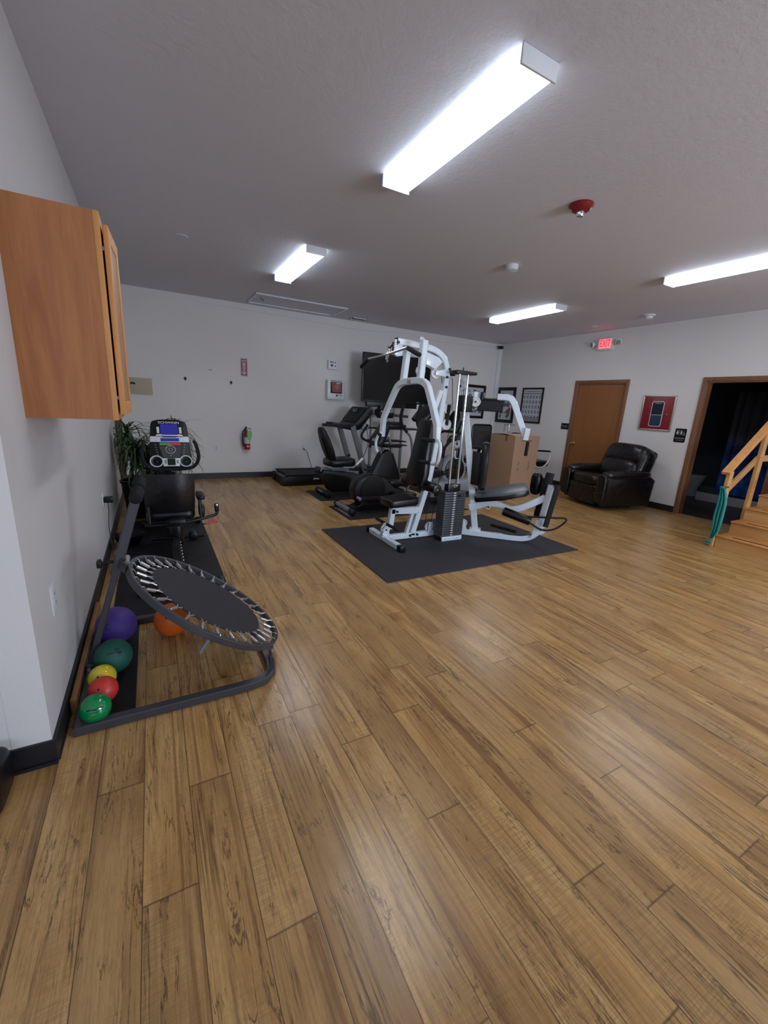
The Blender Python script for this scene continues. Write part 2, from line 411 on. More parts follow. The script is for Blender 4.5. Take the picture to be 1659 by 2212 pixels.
def wloc(o):
    p = V((0, 0, 0))
    while o is not None: p += o.location; o = o.parent
    return p
def obj(name, mb, mat, parent=None, label=None, angle=40):
    me = bpy.data.meshes.new(name)
    org = wloc(parent) if parent else V((0, 0, 0))
    loc = V((0, 0, 0))
    if parent is None:
        xs = [v.x for v in mb.v]; ys = [v.y for v in mb.v]; zs = [v.z for v in mb.v]
        loc = V(((min(xs)+max(xs))/2, (min(ys)+max(ys))/2, min(zs))); org = loc
    me.from_pydata([tuple(v-org) for v in mb.v], [], mb.f)
    bm = bmesh.new(); bm.from_mesh(me); bmesh.ops.remove_doubles(bm, verts=bm.verts, dist=1e-6)
    bmesh.ops.recalc_face_normals(bm, faces=bm.faces); bm.to_mesh(me); bm.free()
    for p in me.polygons: p.use_smooth = True
    me.set_sharp_from_angle(angle=math.radians(angle))
    me.materials.append(mat)
    o = bpy.data.objects.new(name, me); COL.objects.link(o)
    if parent: o.parent = parent
    else: o.location = loc
    if label: o['label'] = label
    return o
def thing(name, label, cat, loc, group=None):
    o = bpy.data.objects.new(name, None); COL.objects.link(o); o.location = loc
    o.empty_display_size = 0.1
    o['label'] = label; o['category'] = cat
    if group: o['group'] = group
    return o
def single(name, mb, mat, label, cat, group=None):
    o = obj(name, mb, mat); o['label'] = label; o['category'] = cat
    if group: o['group'] = group
    return o
def struct(name, mb, mat, parent=None):
    o = obj(name, mb, mat, parent)
    if parent is None: o['kind'] = 'structure'
    return o
def copy_tree(o, parent=None):
    c = o.copy(); COL.objects.link(c)
    if parent: c.parent = parent
    for ch in list(o.children): copy_tree(ch, c)
    return c
def text(s, size, o, ax, ay, mat, parent, name='lettering', depth=0.001, sx=1.0, shear=0.0, off=0.0):
    cu = bpy.data.curves.new('t', 'FONT'); cu.body = s; cu.size = size; cu.align_x = 'CENTER'; cu.align_y = 'CENTER'
    cu.extrude = depth; cu.shear = shear; cu.offset = off; cu.resolution_u = 3
    to = bpy.data.objects.new('t', cu); COL.objects.link(to)
    dg = bpy.context.evaluated_depsgraph_get(); me = bpy.data.meshes.new_from_object(to.evaluated_get(dg))
    bpy.data.objects.remove(to)
    ax = V(ax).normalized(); ay = V(ay).normalized(); nz = ax.cross(ay)
    mb = MB(); mt = Matrix((ax, ay, nz)).transposed().to_4x4(); mt.translation = V(o)
    mb.add([mt @ V((v.co.x*sx, v.co.y, v.co.z)) for v in me.vertices], [list(p.vertices) for p in me.polygons])
    return obj(name, mb, mat, parent)

def print_marks(o, ax, ay, w_, h, n, mat, parent, name='printed_marks', slant=0.0):
    """a line of small strokes for print too small to read in the photograph"""
    m = MB(); rnd = random.Random(n)
    for k in range(n):
        x = -w_/2+w_*(k+0.5)/n; a = w_/n*0.36*rnd.uniform(0.6, 1.0); b = h/2*rnd.uniform(0.75, 1.0)
        m.prism([(x-a-slant*b, -b), (x+a-slant*b, -b), (x+a+slant*b, b), (x-a+slant*b, b)], o, ax, ay, 0.0008)
    return obj(name, m, mat, parent)

# ------------------------------------------------------------------ room shell
XL, XR, YB, ZC = -0.43, 7.30, 7.85, 2.94
YR = 1.76      # return wall that faces the camera on the left
YF = -3.4; XF = -3.2
T = 0.12
struct('floor', MB().bb((XF-T, YF-T, -0.1), (7.36, YB+T, 0)), m_floor)
struct('ceiling', MB().bb((XF-T, YF-T, ZC), (10.6, YB+T, ZC+0.1)), m_ceil)
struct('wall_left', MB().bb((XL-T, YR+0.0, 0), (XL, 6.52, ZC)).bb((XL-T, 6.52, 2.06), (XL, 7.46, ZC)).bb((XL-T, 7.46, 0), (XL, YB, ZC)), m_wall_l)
struct('wall_return', MB().bb((XF-T, YR, 0), (XL-T, YR+T, ZC)).bb((XL-T, YR-0.001, 0), (XL, YR+0.004, ZC)), m_wall)
struct('wall_back', MB().bb((XL-T, YB, 0), (XR+T, YB+T, ZC)), m_wall)
D1a, D1b, DZ = 4.69, 5.655, 2.03
D2a, D2b = 2.45, 3.44
wr = MB()
for a, b, z0 in ((D1b, YB, 0), (D1a, D1b, DZ), (D2b, D1a, 0), (D2a, D2b, DZ), (YF, D2a, 0)):
    wr.bb((XR, a, z0), (XR+T, b, ZC))
struct('wall_right', wr, m_wall)
# front wall behind the camera, with window openings
wf = MB()
for (x0, x1, z0, z1) in ((XF-T, -2.3, 0, ZC), (-0.1, 3.1, 0, ZC), (5.3, XR+T, 0, ZC), (-2.3, -0.1, 0, 0.85), (-2.3, -0.1, 2.15, ZC), (3.1, 5.3, 0, 0.85), (3.1, 5.3, 2.15, ZC)):
    wf.bb((x0, YF-T, z0), (x1, YF, z1))
struct('wall_front', wf, m_wall)
struct('wall_far_left', MB().bb((XF-T, YF, 0), (XF, YR, ZC)), m_wall)
for i, x0 in enumerate((-2.3, 3.1)):
    fr = MB()
    for a, b in (((x0, 0.85), (x0+0.05, 2.15)), ((x0+2.15, 0.85), (x0+2.2, 2.15)), ((x0, 0.85), (x0+2.2, 0.9)), ((x0, 2.1), (x0+2.2, 2.15)), ((x0+1.07, 0.85), (x0+1.13, 2.15))):
        fr.bb((a[0], YF-0.09, a[1]), (b[0], YF-0.03, b[1]))
    struct('window_%d' % (i+1), fr, m_whitepl)
# baseboards
BH = 0.10
bl = MB(); bl.bb((XL, YR+0.0, 0), (XL+0.012, 6.46, BH)).bb((XL, 7.52, 0), (XL+0.012, YB-0.012, BH))
bl.bb((XL, YR, 0), (XL+0.016, 6.46, 0.01))
struct('baseboard_left', bl, m_base)
struct('baseboard_return', MB().bb((XF, YR-0.012, 0), (XL+0.012, YR, BH)).bb((XF, YR-0.022, 0), (XL+0.012, YR-0.012, 0.014)), m_base)
struct('baseboard_back', MB().bb((XL, YB-0.012, 0), (XR, YB, BH)), m_base)
struct('baseboard_right', MB().bb((XR-0.012, D1b+0.062, 0), (XR, YB-0.012, BH)).bb((XR-0.012, D2b+0.062, 0), (XR, D1a-0.062, BH)).bb((XR-0.012, YF, 0), (XR, D2a-0.062, BH)), m_base)

def casing(n, y0, y1, zt, x, sgn, mats=(None, None)):
    cw = 0.06
    m = MB()
    for yy in (y0-cw, y1):
        m.bb((x+sgn*0.016, yy, 0), (x, yy+cw, zt+cw), 0.004)
    m.bb((x+sgn*0.016, y0, zt), (x, y1, zt+cw), 0.004)
    for yy in (y0, y1-0.018): m.bb((x-0.001*sgn, yy, 0), (x-sgn*(T+0.001), yy+0.018, zt))
    m.bb((x-0.001*sgn, y0, zt-0.018), (x-sgn*(T+0.001), y1, zt))
    return struct('trim_%d' % n, m, mats[0] or m_trim)
casing(1, D1a, D1b, DZ, XR, -1)
casing(2, D2a, D2b, DZ, XR, -1)
casing(3, 6.52, 7.46, 2.06, XL, 1, (m_doord, None))
d1 = struct('door_1', MB().bb((XR+0.02, D1a+0.02, 0.01), (XR+0.06, D1b-0.02, DZ-0.02)), m_door)
kn = MB(); kc = V((XR-0.03, D1b-0.09, 0.90))
kn.lathe([(0.028, 0.05), (0.03, 0.045), (0.012, 0.035), (0.012, 0.015), (0.02, 0.01), (0.029, -0.005), (0.027, -0.025), (0.012, -0.034)], kc+V((0, 0, 0)), (1, 0, 0))
obj('door_knob', kn, m_brass, d1, 'brass knob')
struct('door_2', MB().bb((XL-0.07, 6.54, 0.01), (XL-0.03, 7.44, 2.04)), m_doord)
# restroom beyond the open doorway
RX = 10.3
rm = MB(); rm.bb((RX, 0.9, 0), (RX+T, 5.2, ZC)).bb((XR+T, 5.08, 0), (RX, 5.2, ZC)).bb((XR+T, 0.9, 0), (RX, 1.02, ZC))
struct('wall_restroom', rm, m_shadedpaint)
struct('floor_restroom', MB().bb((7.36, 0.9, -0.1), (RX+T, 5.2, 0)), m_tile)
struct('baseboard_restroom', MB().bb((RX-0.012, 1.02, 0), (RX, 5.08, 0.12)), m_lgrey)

# ------------------------------------------------------------------ ceiling lights
def ceiling_light(label, x, y0, y1, grp='wraparound fluorescent ceiling lights'):
    cy = (y0+y1)/2; L = y1-y0; r = thing('ceiling_light', label, 'ceiling light', (x, cy, ZC), grp)
    obj('housing', MB().bb((x-0.085, y0+0.01, ZC-0.03), (x+0.085, y1-0.01, ZC-0.001), 0.003), m_white, r)
    d = MB(); h = L/2-0.012
    sec = [(-0.104, -0.012), (-0.104, -0.055), (-0.085, -0.07), (0.085, -0.07), (0.104, -0.055), (0.104, -0.012), (0.09, -0.02), (-0.09, -0.02)]
    d.add([(x+a, cy-h, ZC+b) for a, b in sec]+[(x+a, cy+h, ZC+b) for a, b in sec],
          [(i, (i+1) % 8, 8+(i+1) % 8, 8+i) for i in range(8)]+[tuple(range(8)), tuple(range(8, 16))])
    obj('lens', d, m_lamp, r)
    for yy in (y0+0.005, y1-0.005):
        obj('end_cap', MB().box((x, yy, ZC-0.038), (0.214, 0.012, 0.074), 0.002), m_whitepl, r)
ceiling_light('large nearest fluorescent ceiling light with long white lens', 1.595, 1.69, 2.96)
ceiling_light('short-looking far left fluorescent ceiling light near the attic hatch', 1.58, 4.54, 5.82)
ceiling_light('far fluorescent ceiling light in front of the exit sign', 5.19, 4.50, 5.88)
ceiling_light('fluorescent ceiling light cut by the right picture edge', 5.11, 1.70, 3.02)
ceiling_light('added unseen ceiling light behind the camera, nearer the right wall', 5.11, -1.60, -0.34)  # added fixture out of view, continues the lamp row to brighten the room

# ceiling bits
c = V((2.905, 2.475, ZC)); st = thing('fire_strobe', 'red round fire alarm strobe on the ceiling', 'fire alarm', c)
obj('housing', MB().lathe([(0.085, 0.0), (0.088, -0.012), (0.07, -0.035), (0.045, -0.048), (0.02, -0.052)], c), M('dark_red_enamel', srgb(122, 22, 30), 0.4, 0, 0.06), st)
obj('lamp_lens', MB().lathe([(0.028, -0.04), (0.03, -0.06), (0.022, -0.078), (0.008, -0.084)], c), m_chrome, st, 'clear strobe lens')
for a, s_ in ((-0.9, 'FIRE'), (2.3, 'FIRE')):
    dr = V((math.cos(a), math.sin(a), 0)); nrm = (dr*0.6+V((0, 0, -0.8))).normalized()
    tg = V((0, 0, 1)).cross(dr); text(s_, 0.026, c+dr*0.068+V((0, 0, -0.037)), tg, nrm.cross(tg), m_paper, st)
c = V((3.48, 3.75, ZC)); sd = thing('smoke_detector', 'white smoke detector on the ceiling beyond the red strobe', 'smoke detector', c)
obj('base', MB().lathe([(0.066, 0), (0.068, -0.02), (0.06, -0.03)], c), m_whitepl, sd)
obj('cover', MB().lathe([(0.06, -0.03), (0.062, -0.048), (0.045, -0.056), (0.01, -0.058)], c), m_whitepl, sd)
c = V((6.60, 4.09, ZC)); sd = thing('smoke_detector', 'small stepped white smoke detector near the right wall', 'smoke detector', c)
obj('base', MB().lathe([(0.085, 0), (0.086, -0.015), (0.07, -0.022)], c), m_whitepl, sd)
obj('cover', MB().lathe([(0.055, -0.022), (0.055, -0.05), (0.04, -0.06), (0.01, -0.06)], c), m_whitepl, sd)
single('ceiling_plate', MB().lathe([(0.06, 0), (0.06, -0.004), (0.05, -0.006)], (0.38, 5.13, ZC)), m_ceil, 'faint round cover plate on the ceiling above the far left', 'cover plate')
single('sprinkler_plate', MB().lathe([(0.05, 0), (0.05, -0.004), (0.02, -0.012)], PZ(1285, 705, ZC)), m_whitepl, 'small round plate on the ceiling above the exit sign', 'cover plate')
# attic hatch
hx0, hx1, hy0, hy1 = 1.50, 2.94, 6.93, 7.62
ht = thing('attic_hatch', 'attic hatch framed by white strips in the ceiling', 'attic hatch', ((hx0+hx1)/2, (hy0+hy1)/2, ZC))
obj('panel', MB().bb((hx0, hy0, ZC-0.006), (hx1, hy1, ZC)), m_ceil, ht)
for a, b in (((hx0-0.02, hy0-0.02), (hx1+0.02, hy0+0.02)), ((hx0-0.02, hy1-0.02), (hx1+0.02, hy1+0.02)), ((hx0-0.02, hy0), (hx0+0.01, hy1)), ((hx1-0.01, hy0), (hx1+0.02, hy1))):
    obj('trim_strip', MB().bb((a[0], a[1], ZC-0.02), (b[0], b[1], ZC-0.001)), m_white, ht)
obj('hook', MB().tube([(1.60, 7.15, ZC-0.006), (1.60, 7.15, ZC-0.04), (1.63, 7.15, ZC-0.05), (1.64, 7.15, ZC-0.03)], 0.005, 8), m_blk, ht, 'dark hook')
vt = thing('ceiling_vent', 'narrow white vent in the ceiling beside the attic hatch', 'vent', (3.45, 7.60, ZC))
obj('frame', MB().bb((3.31, 7.52, ZC-0.012), (3.62, 7.55, ZC)).bb((3.31, 7.65, ZC-0.012), (3.62, 7.68, ZC)).bb((3.31, 7.52, ZC-0.012), (3.33, 7.68, ZC)).bb((3.60, 7.52, ZC-0.012), (3.62, 7.68, ZC)), m_whitepl, vt)
vs_ = MB()
for k in range(4): vs_.box((3.465, 7.565+k*0.023, ZC-0.006), (0.27, 0.012, 0.002), rot=(0.5, 0, 0))
obj('slats', vs_, m_blk, vt)

# ------------------------------------------------------------------ floor mats
def mat_(label, x0, x1, y0, y1, h, m, cat='mat', nm='rubber_mat'):
    return single(nm, MB().bb((x0, y0, 0.0), (x1, y1, h), 0.003), m, label, cat)
mat_('large grey rubber mat under the white multi gym', 1.61, 4.00, 2.76, 4.33, 0.010, m_rubber)
mat_('black rubber mat under the recumbent bike by the treadmill', 2.10, 3.70, 5.69, 6.44, 0.008, m_rubber2)
m3 = thing('rubber_mat', 'black mat with white script lettering under the elliptical', 'mat', (2.9, 4.97, 0))
obj('sheet', MB().bb((2.09, 4.61, 0), (4.0, 5.36, 0.008), 0.003), m_rubber2, m3)
text('Evolution', 0.125, (2.175, 5.02, 0.0088), (0, -1, 0), (1, 0, 0), m_paper, m3, depth=0.0004, shear=0.35)
mat_("long black rubber mat under the seated bike by the left wall", -0.32, 0.42, 2.88, 5.25, 0.008, m_rubber2)
mat_('black rubber mat under the grey elliptical by the TV', 3.95, 5.25, 5.35, 6.45, 0.008, m_rubber2)

# ------------------------------------------------------------------ left wall: cabinet, outlets
CY0, CZ0, CZ1, CD, CW = 2.10, 1.300, 2.065, 0.305, 0.62
cb = thing('wall_cabinet', 'honey oak wall cabinet mounted high on the left wall', 'cabinet', (XL, CY0+CW/2, CZ0))
xc = XL+CD
body = MB().bb((XL, CY0, CZ0), (xc-0.02, CY0+0.012, CZ1)).bb((XL+0.001, CY0+CW-0.012, CZ0), (xc-0.02, CY0+CW, CZ1))
body.bb((XL+0.001, CY0+0.012, CZ0+0.01), (xc-0.02, CY0+CW-0.012, CZ0+0.025)).bb((XL+0.001, CY0+0.012, CZ1-0.02), (xc-0.02, CY0+CW-0.012, CZ1-0.005)).bb((XL+0.001, CY0+0.012, CZ0+0.025), (XL+0.006, CY0+CW-0.012, CZ1-0.02))
obj('side_panels', body, m_oak, cb)
ff = MB().bb((xc-0.02, CY0-0.001, CZ0-0.002), (xc, CY0+0.04, CZ1+0.001), 0.002).bb((xc-0.02, CY0+CW-0.04, CZ0-0.002), (xc, CY0+CW, CZ1+0.001)).bb((xc-0.02, CY0+0.04, CZ0-0.002), (xc, CY0+CW-0.04, CZ0+0.035)).bb((xc-0.02, CY0+0.04, CZ1-0.04), (xc, CY0+CW-0.04, CZ1))
obj('face_frame', ff, m_oakl, cb, 'lighter oak front frame')
def cab_door(y0, y1, hinge, ang):
    z0, z1 = CZ0+0.022, CZ1-0.035; th = 0.019
    hy = y0 if hinge < 0 else y1
    xf = Matrix.Translation(V((xc+0.006, hy, 0))) @ Matrix.Rotation(ang, 4, 'Z') @ Matrix.Translation(V((0, -hy, 0)))
    d = MB(xf)
    for a, b in (((y0, z0), (y0+0.055, z1)), ((y1-0.055, z0), (y1, z1)), ((y0+0.055, z0), (y1-0.055, z0+0.055)), ((y0+0.055, z1-0.055), (y1-0.055, z1))):
        d.bb((0, a[0], a[1]), (th, b[0], b[1]), 0.004)
    o = obj('door', d, m_oakl, cb)
    p = MB(xf); p.bb((0.003, y0+0.05, z0+0.05), (0.0155, y1-0.05, z1-0.05), 0.002); obj('door_panel', p, wood('aged_oak_panel', srgb(170, 130, 92), srgb(156, 116, 80), 'z', 0.5, coat=0.0), o)
    for z in (z0+0.06, z1-0.09): obj('hinge', MB().bb((xc-0.004, hy+0.004, z), (xc+0.010, hy+0.03, z+0.016), 0.002), m_silver, o, 'metal hinge')
cab_door(CY0+0.018, CY0+CW/2-0.003, -1, -0.05)
cab_door(CY0+CW/2+0.003, CY0+CW-0.018, 1, 0.03)

def outlet(label, loc, nrm, w_=0.072, h=0.118, grp='wall outlets'):
    nrm = V(nrm); ax = V((0, 0, 1)).cross(nrm); c = V(loc)
    o = thing('wall_outlet', label, 'outlet', c, grp)
    obj('cover_plate', MB().prism(rrect(w_, h, 0.006), c+nrm*0.003, ax, (0, 0, 1), 0.006, 0.0015), m_whitepl, o)
    for dz in (-0.02, 0.02):
        p = obj('socket', MB().prism(rrect(0.034, 0.030, 0.012), c+nrm*0.007+V((0, 0, dz)), ax, (0, 0, 1), 0.004), m_paper, o)
        s2 = MB()
        for dx in (-0.007, 0.007): s2.box(c+nrm*0.0092+V((0, 0, dz+0.003))+ax*dx, (0.002 if abs(ax.x) > 0.5 else 0.0012, 0.002 if abs(ax.y) > 0.5 else 0.0012, 0.009))
        obj('slots', s2, m_ink, p)
    return o
outlet('wide white outlet plate low on the left wall nearest the camera', (XL, 2.085, 0.545), (1, 0, 0), 0.085, 0.135)
outlet('white outlet plate on the left wall holding the black adapter', (XL, 4.22, 0.495), (1, 0, 0))
outlet('empty white outlet on the back wall between bike and extinguisher', PY(467.5, 967, YB), (0, -1, 0))
outlet('white outlet on the back wall with a plugged black cord', PY(655, 966, YB), (0, -1, 0))
ad = thing('power_adapter', 'black power adapter plugged into the left wall', 'power adapter', (XL+0.03, 4.22, 0.50))
obj('body', MB().bb((XL+0.010, 4.19, 0.475), (XL+0.075, 4.25, 0.525), 0.006), m_blk, ad)
obj('cord', MB().tube([(XL+0.035, 4.22, 0.476), (XL+0.035, 4.225, 0.40), (XL+0.022, 4.24, 0.25), (XL+0.03, 4.22, 0.12), (XL+0.05, 4.1, 0.012), (XL+0.12, 3.85, 0.006), (XL+0.09, 3.7, 0.006)], 0.003, 8, smooth=6), m_blk, ad)
p0 = PY(656, 970, YB)
cc = thing('extension_cord', 'black power cord hanging from the back wall outlet behind the treadmill', 'cord', p0)
obj('plug', MB().box(p0+V((0, -0.018, 0)), (0.025, 0.03, 0.025), 0.006), m_blk, cc)
obj('cable', MB().tube([p0+V((0, -0.03, 0)), p0+V((0.05, -0.05, -0.05)), p0+V((0.10, -0.05, -0.2)), p0+V((0.17, -0.05, -0.4)), (p0.x+0.25, p0.y-0.1, 0.012)], 0.005, 8, smooth=6), m_blk, cc)
obj('thin_white_wire', MB().tube([p0+V((0.01, -0.015, -0.02)), p0+V((0.03, -0.02, -0.1)), p0+V((0.08, -0.02, -0.25)), p0+V((0.13, -0.03, -0.42)), (p0.x+0.2, p0.y-0.1, 0.012)], 0.0025, 6, smooth=6), m_whitepl, cc, 'thin white wire')  # second, thinner white wire hanging beside the black cable

# black object at the left picture border
single('rolling_stool_base', MB().pil((-0.635, 1.63, 0.085), (0.20, 0.20, 0.17), e=0.35).cyl((-0.66, 1.62, 0.15), (-0.66, 1.62, 0.45), 0.04), m_blk, 'glossy black object cut by the left picture border on the floor', 'stool')
# board along the baseboard
single('wooden_board', MB().bb((XL+0.017, 2.02, 0.0), (XL+0.041, 3.05, 0.075), 0.002), m_board, 'long wooden board lying against the left baseboard beside the balls', 'board')

# ------------------------------------------------------------------ rebounder trampoline
rb = thing('rebounder_trampoline', 'tilted mini trampoline rebounder on a charcoal steel base', 'trampoline', (0.05, 2.33, 0))
base = MB()
pts = [V((-0.375, 1.885, 0.022)), V((0.34, 1.885, 0.022)), V((0.41, 1.90, 0.022)), V((0.455, 1.95, 0.022)), V((0.47, 2.02, 0.022)), V((0.47, 2.60, 0.022)), V((0.46, 2.74, 0.022)), V((0.41, 2.79, 0.022)), V((0.34, 2.80, 0.022)), V((-0.375, 2.80, 0.022))]
base.sweep(pts, (0, 0, 1), 0.040, 0.045)
base.beam((-0.365, 1.865, 0.022), (-0.365, 2.82, 0.022), 0.045, 0.042)
obj('base_frame', base, m_gsteel, rb)
obj('ball_tray', MB().bb((-0.342, 1.91, 0.004), (-0.165, 2.775, 0.010)), m_rubber2, rb, 'flat black tray holding the balls')
TC = V((0.195, 2.28, 0.33)); TH = 0.599
tu = V((math.cos(TH), 0, -math.sin(TH))); tv = V((0, 1, 0)); tn = tu.cross(tv)   # tn points up-left
if tn.z < 0: tn = -tn
def tp(r, a, h=0.0): return TC + tu*(r*math.cos(a)) + tv*(r*math.sin(a)) + tn*h
ring = MB().sweep([tp(0.425, 2*PI*i/64) for i in range(64)], tn, 0.032, 0.022, closed=True)
obj('rim', ring, m_gsteel, rb)
matd = MB(); n = 48
mt = Matrix((tu, tv, tu.cross(tv))).transposed().to_4x4(); mt.translation = TC+tn*0.008
matd.prism(circ(0.312, 48), TC+tn*0.008, tu, tv, 0.006)
obj('jumping_mat', matd, m_rubber, rb)
NS = 30
def spring(i):
    a0 = 2*PI*(i+0.5)/NS; m = MB()
    ring_p = lambda r, h=0.008, da=0.0: tp(r, a0+da, h)
    m.cyl(ring_p(0.346), ring_p(0.394), 0.0082, 12)
    m.tube([ring_p(0.396), ring_p(0.405, 0.014), ring_p(0.416, 0.020), ring_p(0.424, 0.016)], 0.0022, 6)
    m.tube([ring_p(0.313, 0.012, -0.045), ring_p(0.330, 0.012, -0.014), ring_p(0.340, 0.010), ring_p(0.347, 0.008)], 0.0026, 6)
    m.tube([ring_p(0.313, 0.012, 0.045), ring_p(0.330, 0.012, 0.014), ring_p(0.340, 0.010), ring_p(0.347, 0.008)], 0.0026, 6)
    return m
for i in range(NS): obj('spring', spring(i), m_zinc, rb)
# brackets, leg stub, tilt bar
ra = tp(0.43, -0.62, -0.005)
hb2 = tp(0.43, 0.62, -0.005)
for ha in (ra, hb2): obj('hinge_bracket', MB().beam(ha+V((0, 0, -0.005)), V((0.47, ha.y, 0.04)), 0.03, 0.012), m_gsteel, rb)
obj('hinge_bolt', MB().cyl(ra+V((0.0, -0.028, -0.02)), ra+V((0.0, 0.0, -0.02)), 0.010, 12), m_zinc, rb)
la = PY(436, 1388, tp(0.425, -1.75).y)
l0 = tp(0.425, -1.66, -0.012); obj('leg_stub', MB().cyl(l0, l0-tn*0.075, 0.009, 14), m_silver, rb, 'short grey leg stub')
Lb = V((-0.372, 2.33, 0.04)); Tb = V((-0.090, 2.36, 0.945)); dr = (Tb-Lb).normalized()
hx = Lb + dr*((tp(0.46, PI).z-Lb.z)/dr.z)
obj('tilt_bar', MB().beam(Lb, hx+dr*0.02, 0.030, 0.030, V((0, 1, 0))), m_gsteel, rb)
obj('tilt_bar_sleeve', MB().beam(hx-dr*0.07, Tb, 0.045, 0.045, V((0, 1, 0))), m_gsteel, rb)
fg = Tb; obj('foam_roller', MB().cyl(fg+V((-0.012, -0.075, -0.03)), fg+V((0.0, 0.0, 0.0)), 0.030, 24, bev=0.006).cyl(fg+V((0.0, 0.002, 0.001)), fg+V((0.001, 0.012, 0.005)), 0.022, 20).cyl(fg+V((0.001, 0.013, 0.006)), fg+V((0.01, 0.085, 0.035)), 0.030, 24, bev=0.006), m_foam, rb)
b2 = tp(0.44, PI, 0.0)
obj('tilt_bracket', MB().beam(hx+V((0, -0.03, 0)), b2+V((0, -0.03, 0)), 0.008, 0.045, V((0, 1, 0))).beam(hx+V((0, 0.03, 0)), b2+V((0, 0.03, 0)), 0.008, 0.045, V((0, 1, 0))), m_gsteel, rb)
obj('pivot_bolt', MB().cyl(hx+V((0.035, -0.045, 0)), hx+V((0.035, 0.045, 0)), 0.013, 14), m_zinc, rb)
pk = hx+V((-0.02, 0, 0.0)); obj('adjust_pin', MB().cyl(pk, pk+V((-0.055, -0.01, 0.0)), 0.008, 12).box(pk+V((-0.062, -0.01, 0)), (0.02, 0.05, 0.035), 0.006), m_blk, rb)
obj('foot_bracket', MB().box(Lb+V((0, 0, 0.0)), (0.05, 0.06, 0.06), 0.006), m_gsteel, rb)
obj('foot_bolt', MB().cyl(Lb+V((0.0, -0.045, 0.01)), Lb+V((0.0, 0.03, 0.01)), 0.009, 12), m_zinc, rb)

# ------------------------------------------------------------------ balls
def ball(name_l, px, py, r, zb, m, marks, gloss=None):
    c = PZ(px, py, r+zb); c = V((c.x, c.y, r+zb))
    t = thing('exercise_ball', name_l, 'ball', (c.x, c.y, zb), 'playground balls at the rebounder')
    obj('shell', MB().sph(c, r, 40), m, t)
    to = (CAM-c).normalized(); up = V((0, 0, 1)); sd = up.cross(to).normalized(); uu = to.cross(sd)
    if marks == 'hole':
        d = (to*0.9-sd*0.28+uu*0.1).normalized()
        obj('valve', MB().cyl(c+d*(r-0.004), c+d*(r+0.0006), 0.0045, 12), m_ink, t)
    else:
        d = (to*0.86+sd*marks[1]-uu*marks[2]).normalized(); s2 = up.cross(d).normalized(); u2 = d.cross(s2)
        mm = MB()
        for (x, y, w_, h) in marks[0]:
            for k in range(6):
                a = x-w_/2+w_*k/6
                q = [(a, y-h/2), (a+w_/6, y-h/2), (a+w_/6, y+h/2), (a, y+h/2)]
                vs = [c+(d+s2*u+u2*v).normalized()*(r+0.0006) for u, v in q]
                mm.add(vs, [(0, 1, 2, 3)])
        obj('printed_mark', mm, m_ink, t, 'dark printed mark')
    return t
def bm_(name, c, rough, b=0.0): return M(name, c, rough, 0, 0.05, 5, b, 500, coat=0.0 if rough > 0.3 else 0.4)
ball('large purple rubber ball next to the left post of the rebounder', 252, 1350, 0.104, 0.012, bm_('purple_rubber', srgb(74, 52, 140), 0.6, 0.15), ([(-0.2, 0.1, 0.5, 0.03), (-0.25, 0.0, 0.35, 0.05), (-0.2, -0.12, 0.4, 0.03)], -0.35, 0.0))
ball('dark green rubber ball between the purple and yellow balls', 245, 1417, 0.086, 0.012, bm_('dark_green_rubber', srgb(14, 84, 70), 0.6, 0.15), ([(-0.15, 0.08, 0.6, 0.05), (0.2, 0.0, 0.22, 0.16), (0.12, 0.22, 0.25, 0.06), (0.2, -0.2, 0.2, 0.05)], 0.1, -0.1))
ball('glossy yellow ball between the dark green and red balls', 221, 1463, 0.060, 0.012, bm_('yellow_vinyl', srgb(214, 192, 48), 0.16), 'hole')
ball('small red ball between the yellow and bright green balls', 223, 1490, 0.061, 0.012, bm_('red_vinyl', srgb(196, 52, 46), 0.42), 'hole')
ball('glossy bright green ball nearest the camera, with printed writing', 206, 1529, 0.061, 0.012, bm_('green_vinyl', srgb(0, 128, 66), 0.14), ([(-0.45, 0.05, 0.35, 0.10), (-0.1, -0.02, 0.3, 0.12), (0.3, 0.06, 0.4, 0.08), (-0.05, -0.2, 0.5, 0.04)], 0.0, 0.1))
ball('orange ball on the floor under the tilted trampoline', 371, 1338, 0.098, 0.0, bm_('orange_rubber', srgb(214, 98, 26), 0.45, 0.1), 'hole')

# ------------------------------------------------------------------ plant in the back left corner
pl = thing('potted_plant', 'leafy green plant in a tall dark pot behind the seated bike', 'plant', (-0.21, 5.50, 0))
PC = V((-0.21, 5.50, 0))
obj('pot', MB().lathe([(0.11, 0.0), (0.12, 0.02), (0.160, 0.40), (0.172, 0.41), (0.172, 0.44), (0.155, 0.44), (0.15, 0.40)], PC), m_blk, pl)
obj('soil', MB().lathe([(0.148, 0.40), (0.148, 0.41)], PC), m_soil, pl)
stm = MB()
tops = []
for k in range(6):
    a = k*1.05+0.3; q = PC+V((0.05*math.cos(a), 0.05*math.sin(a), 0.4)); e = PC+V((0.15*math.cos(a)+(0.30 if k % 2 else 0.05), 0.15*math.sin(a), 0.70+0.10*(k % 3)))
    stm.tube([q, (q+e)/2+V((0, 0, 0.03)), e], [0.011, 0.007], 8, smooth=4); tops.append(e)
obj('stems', stm, M('brown_stem', srgb(74, 60, 40), 0.8), pl)
lf = MB()
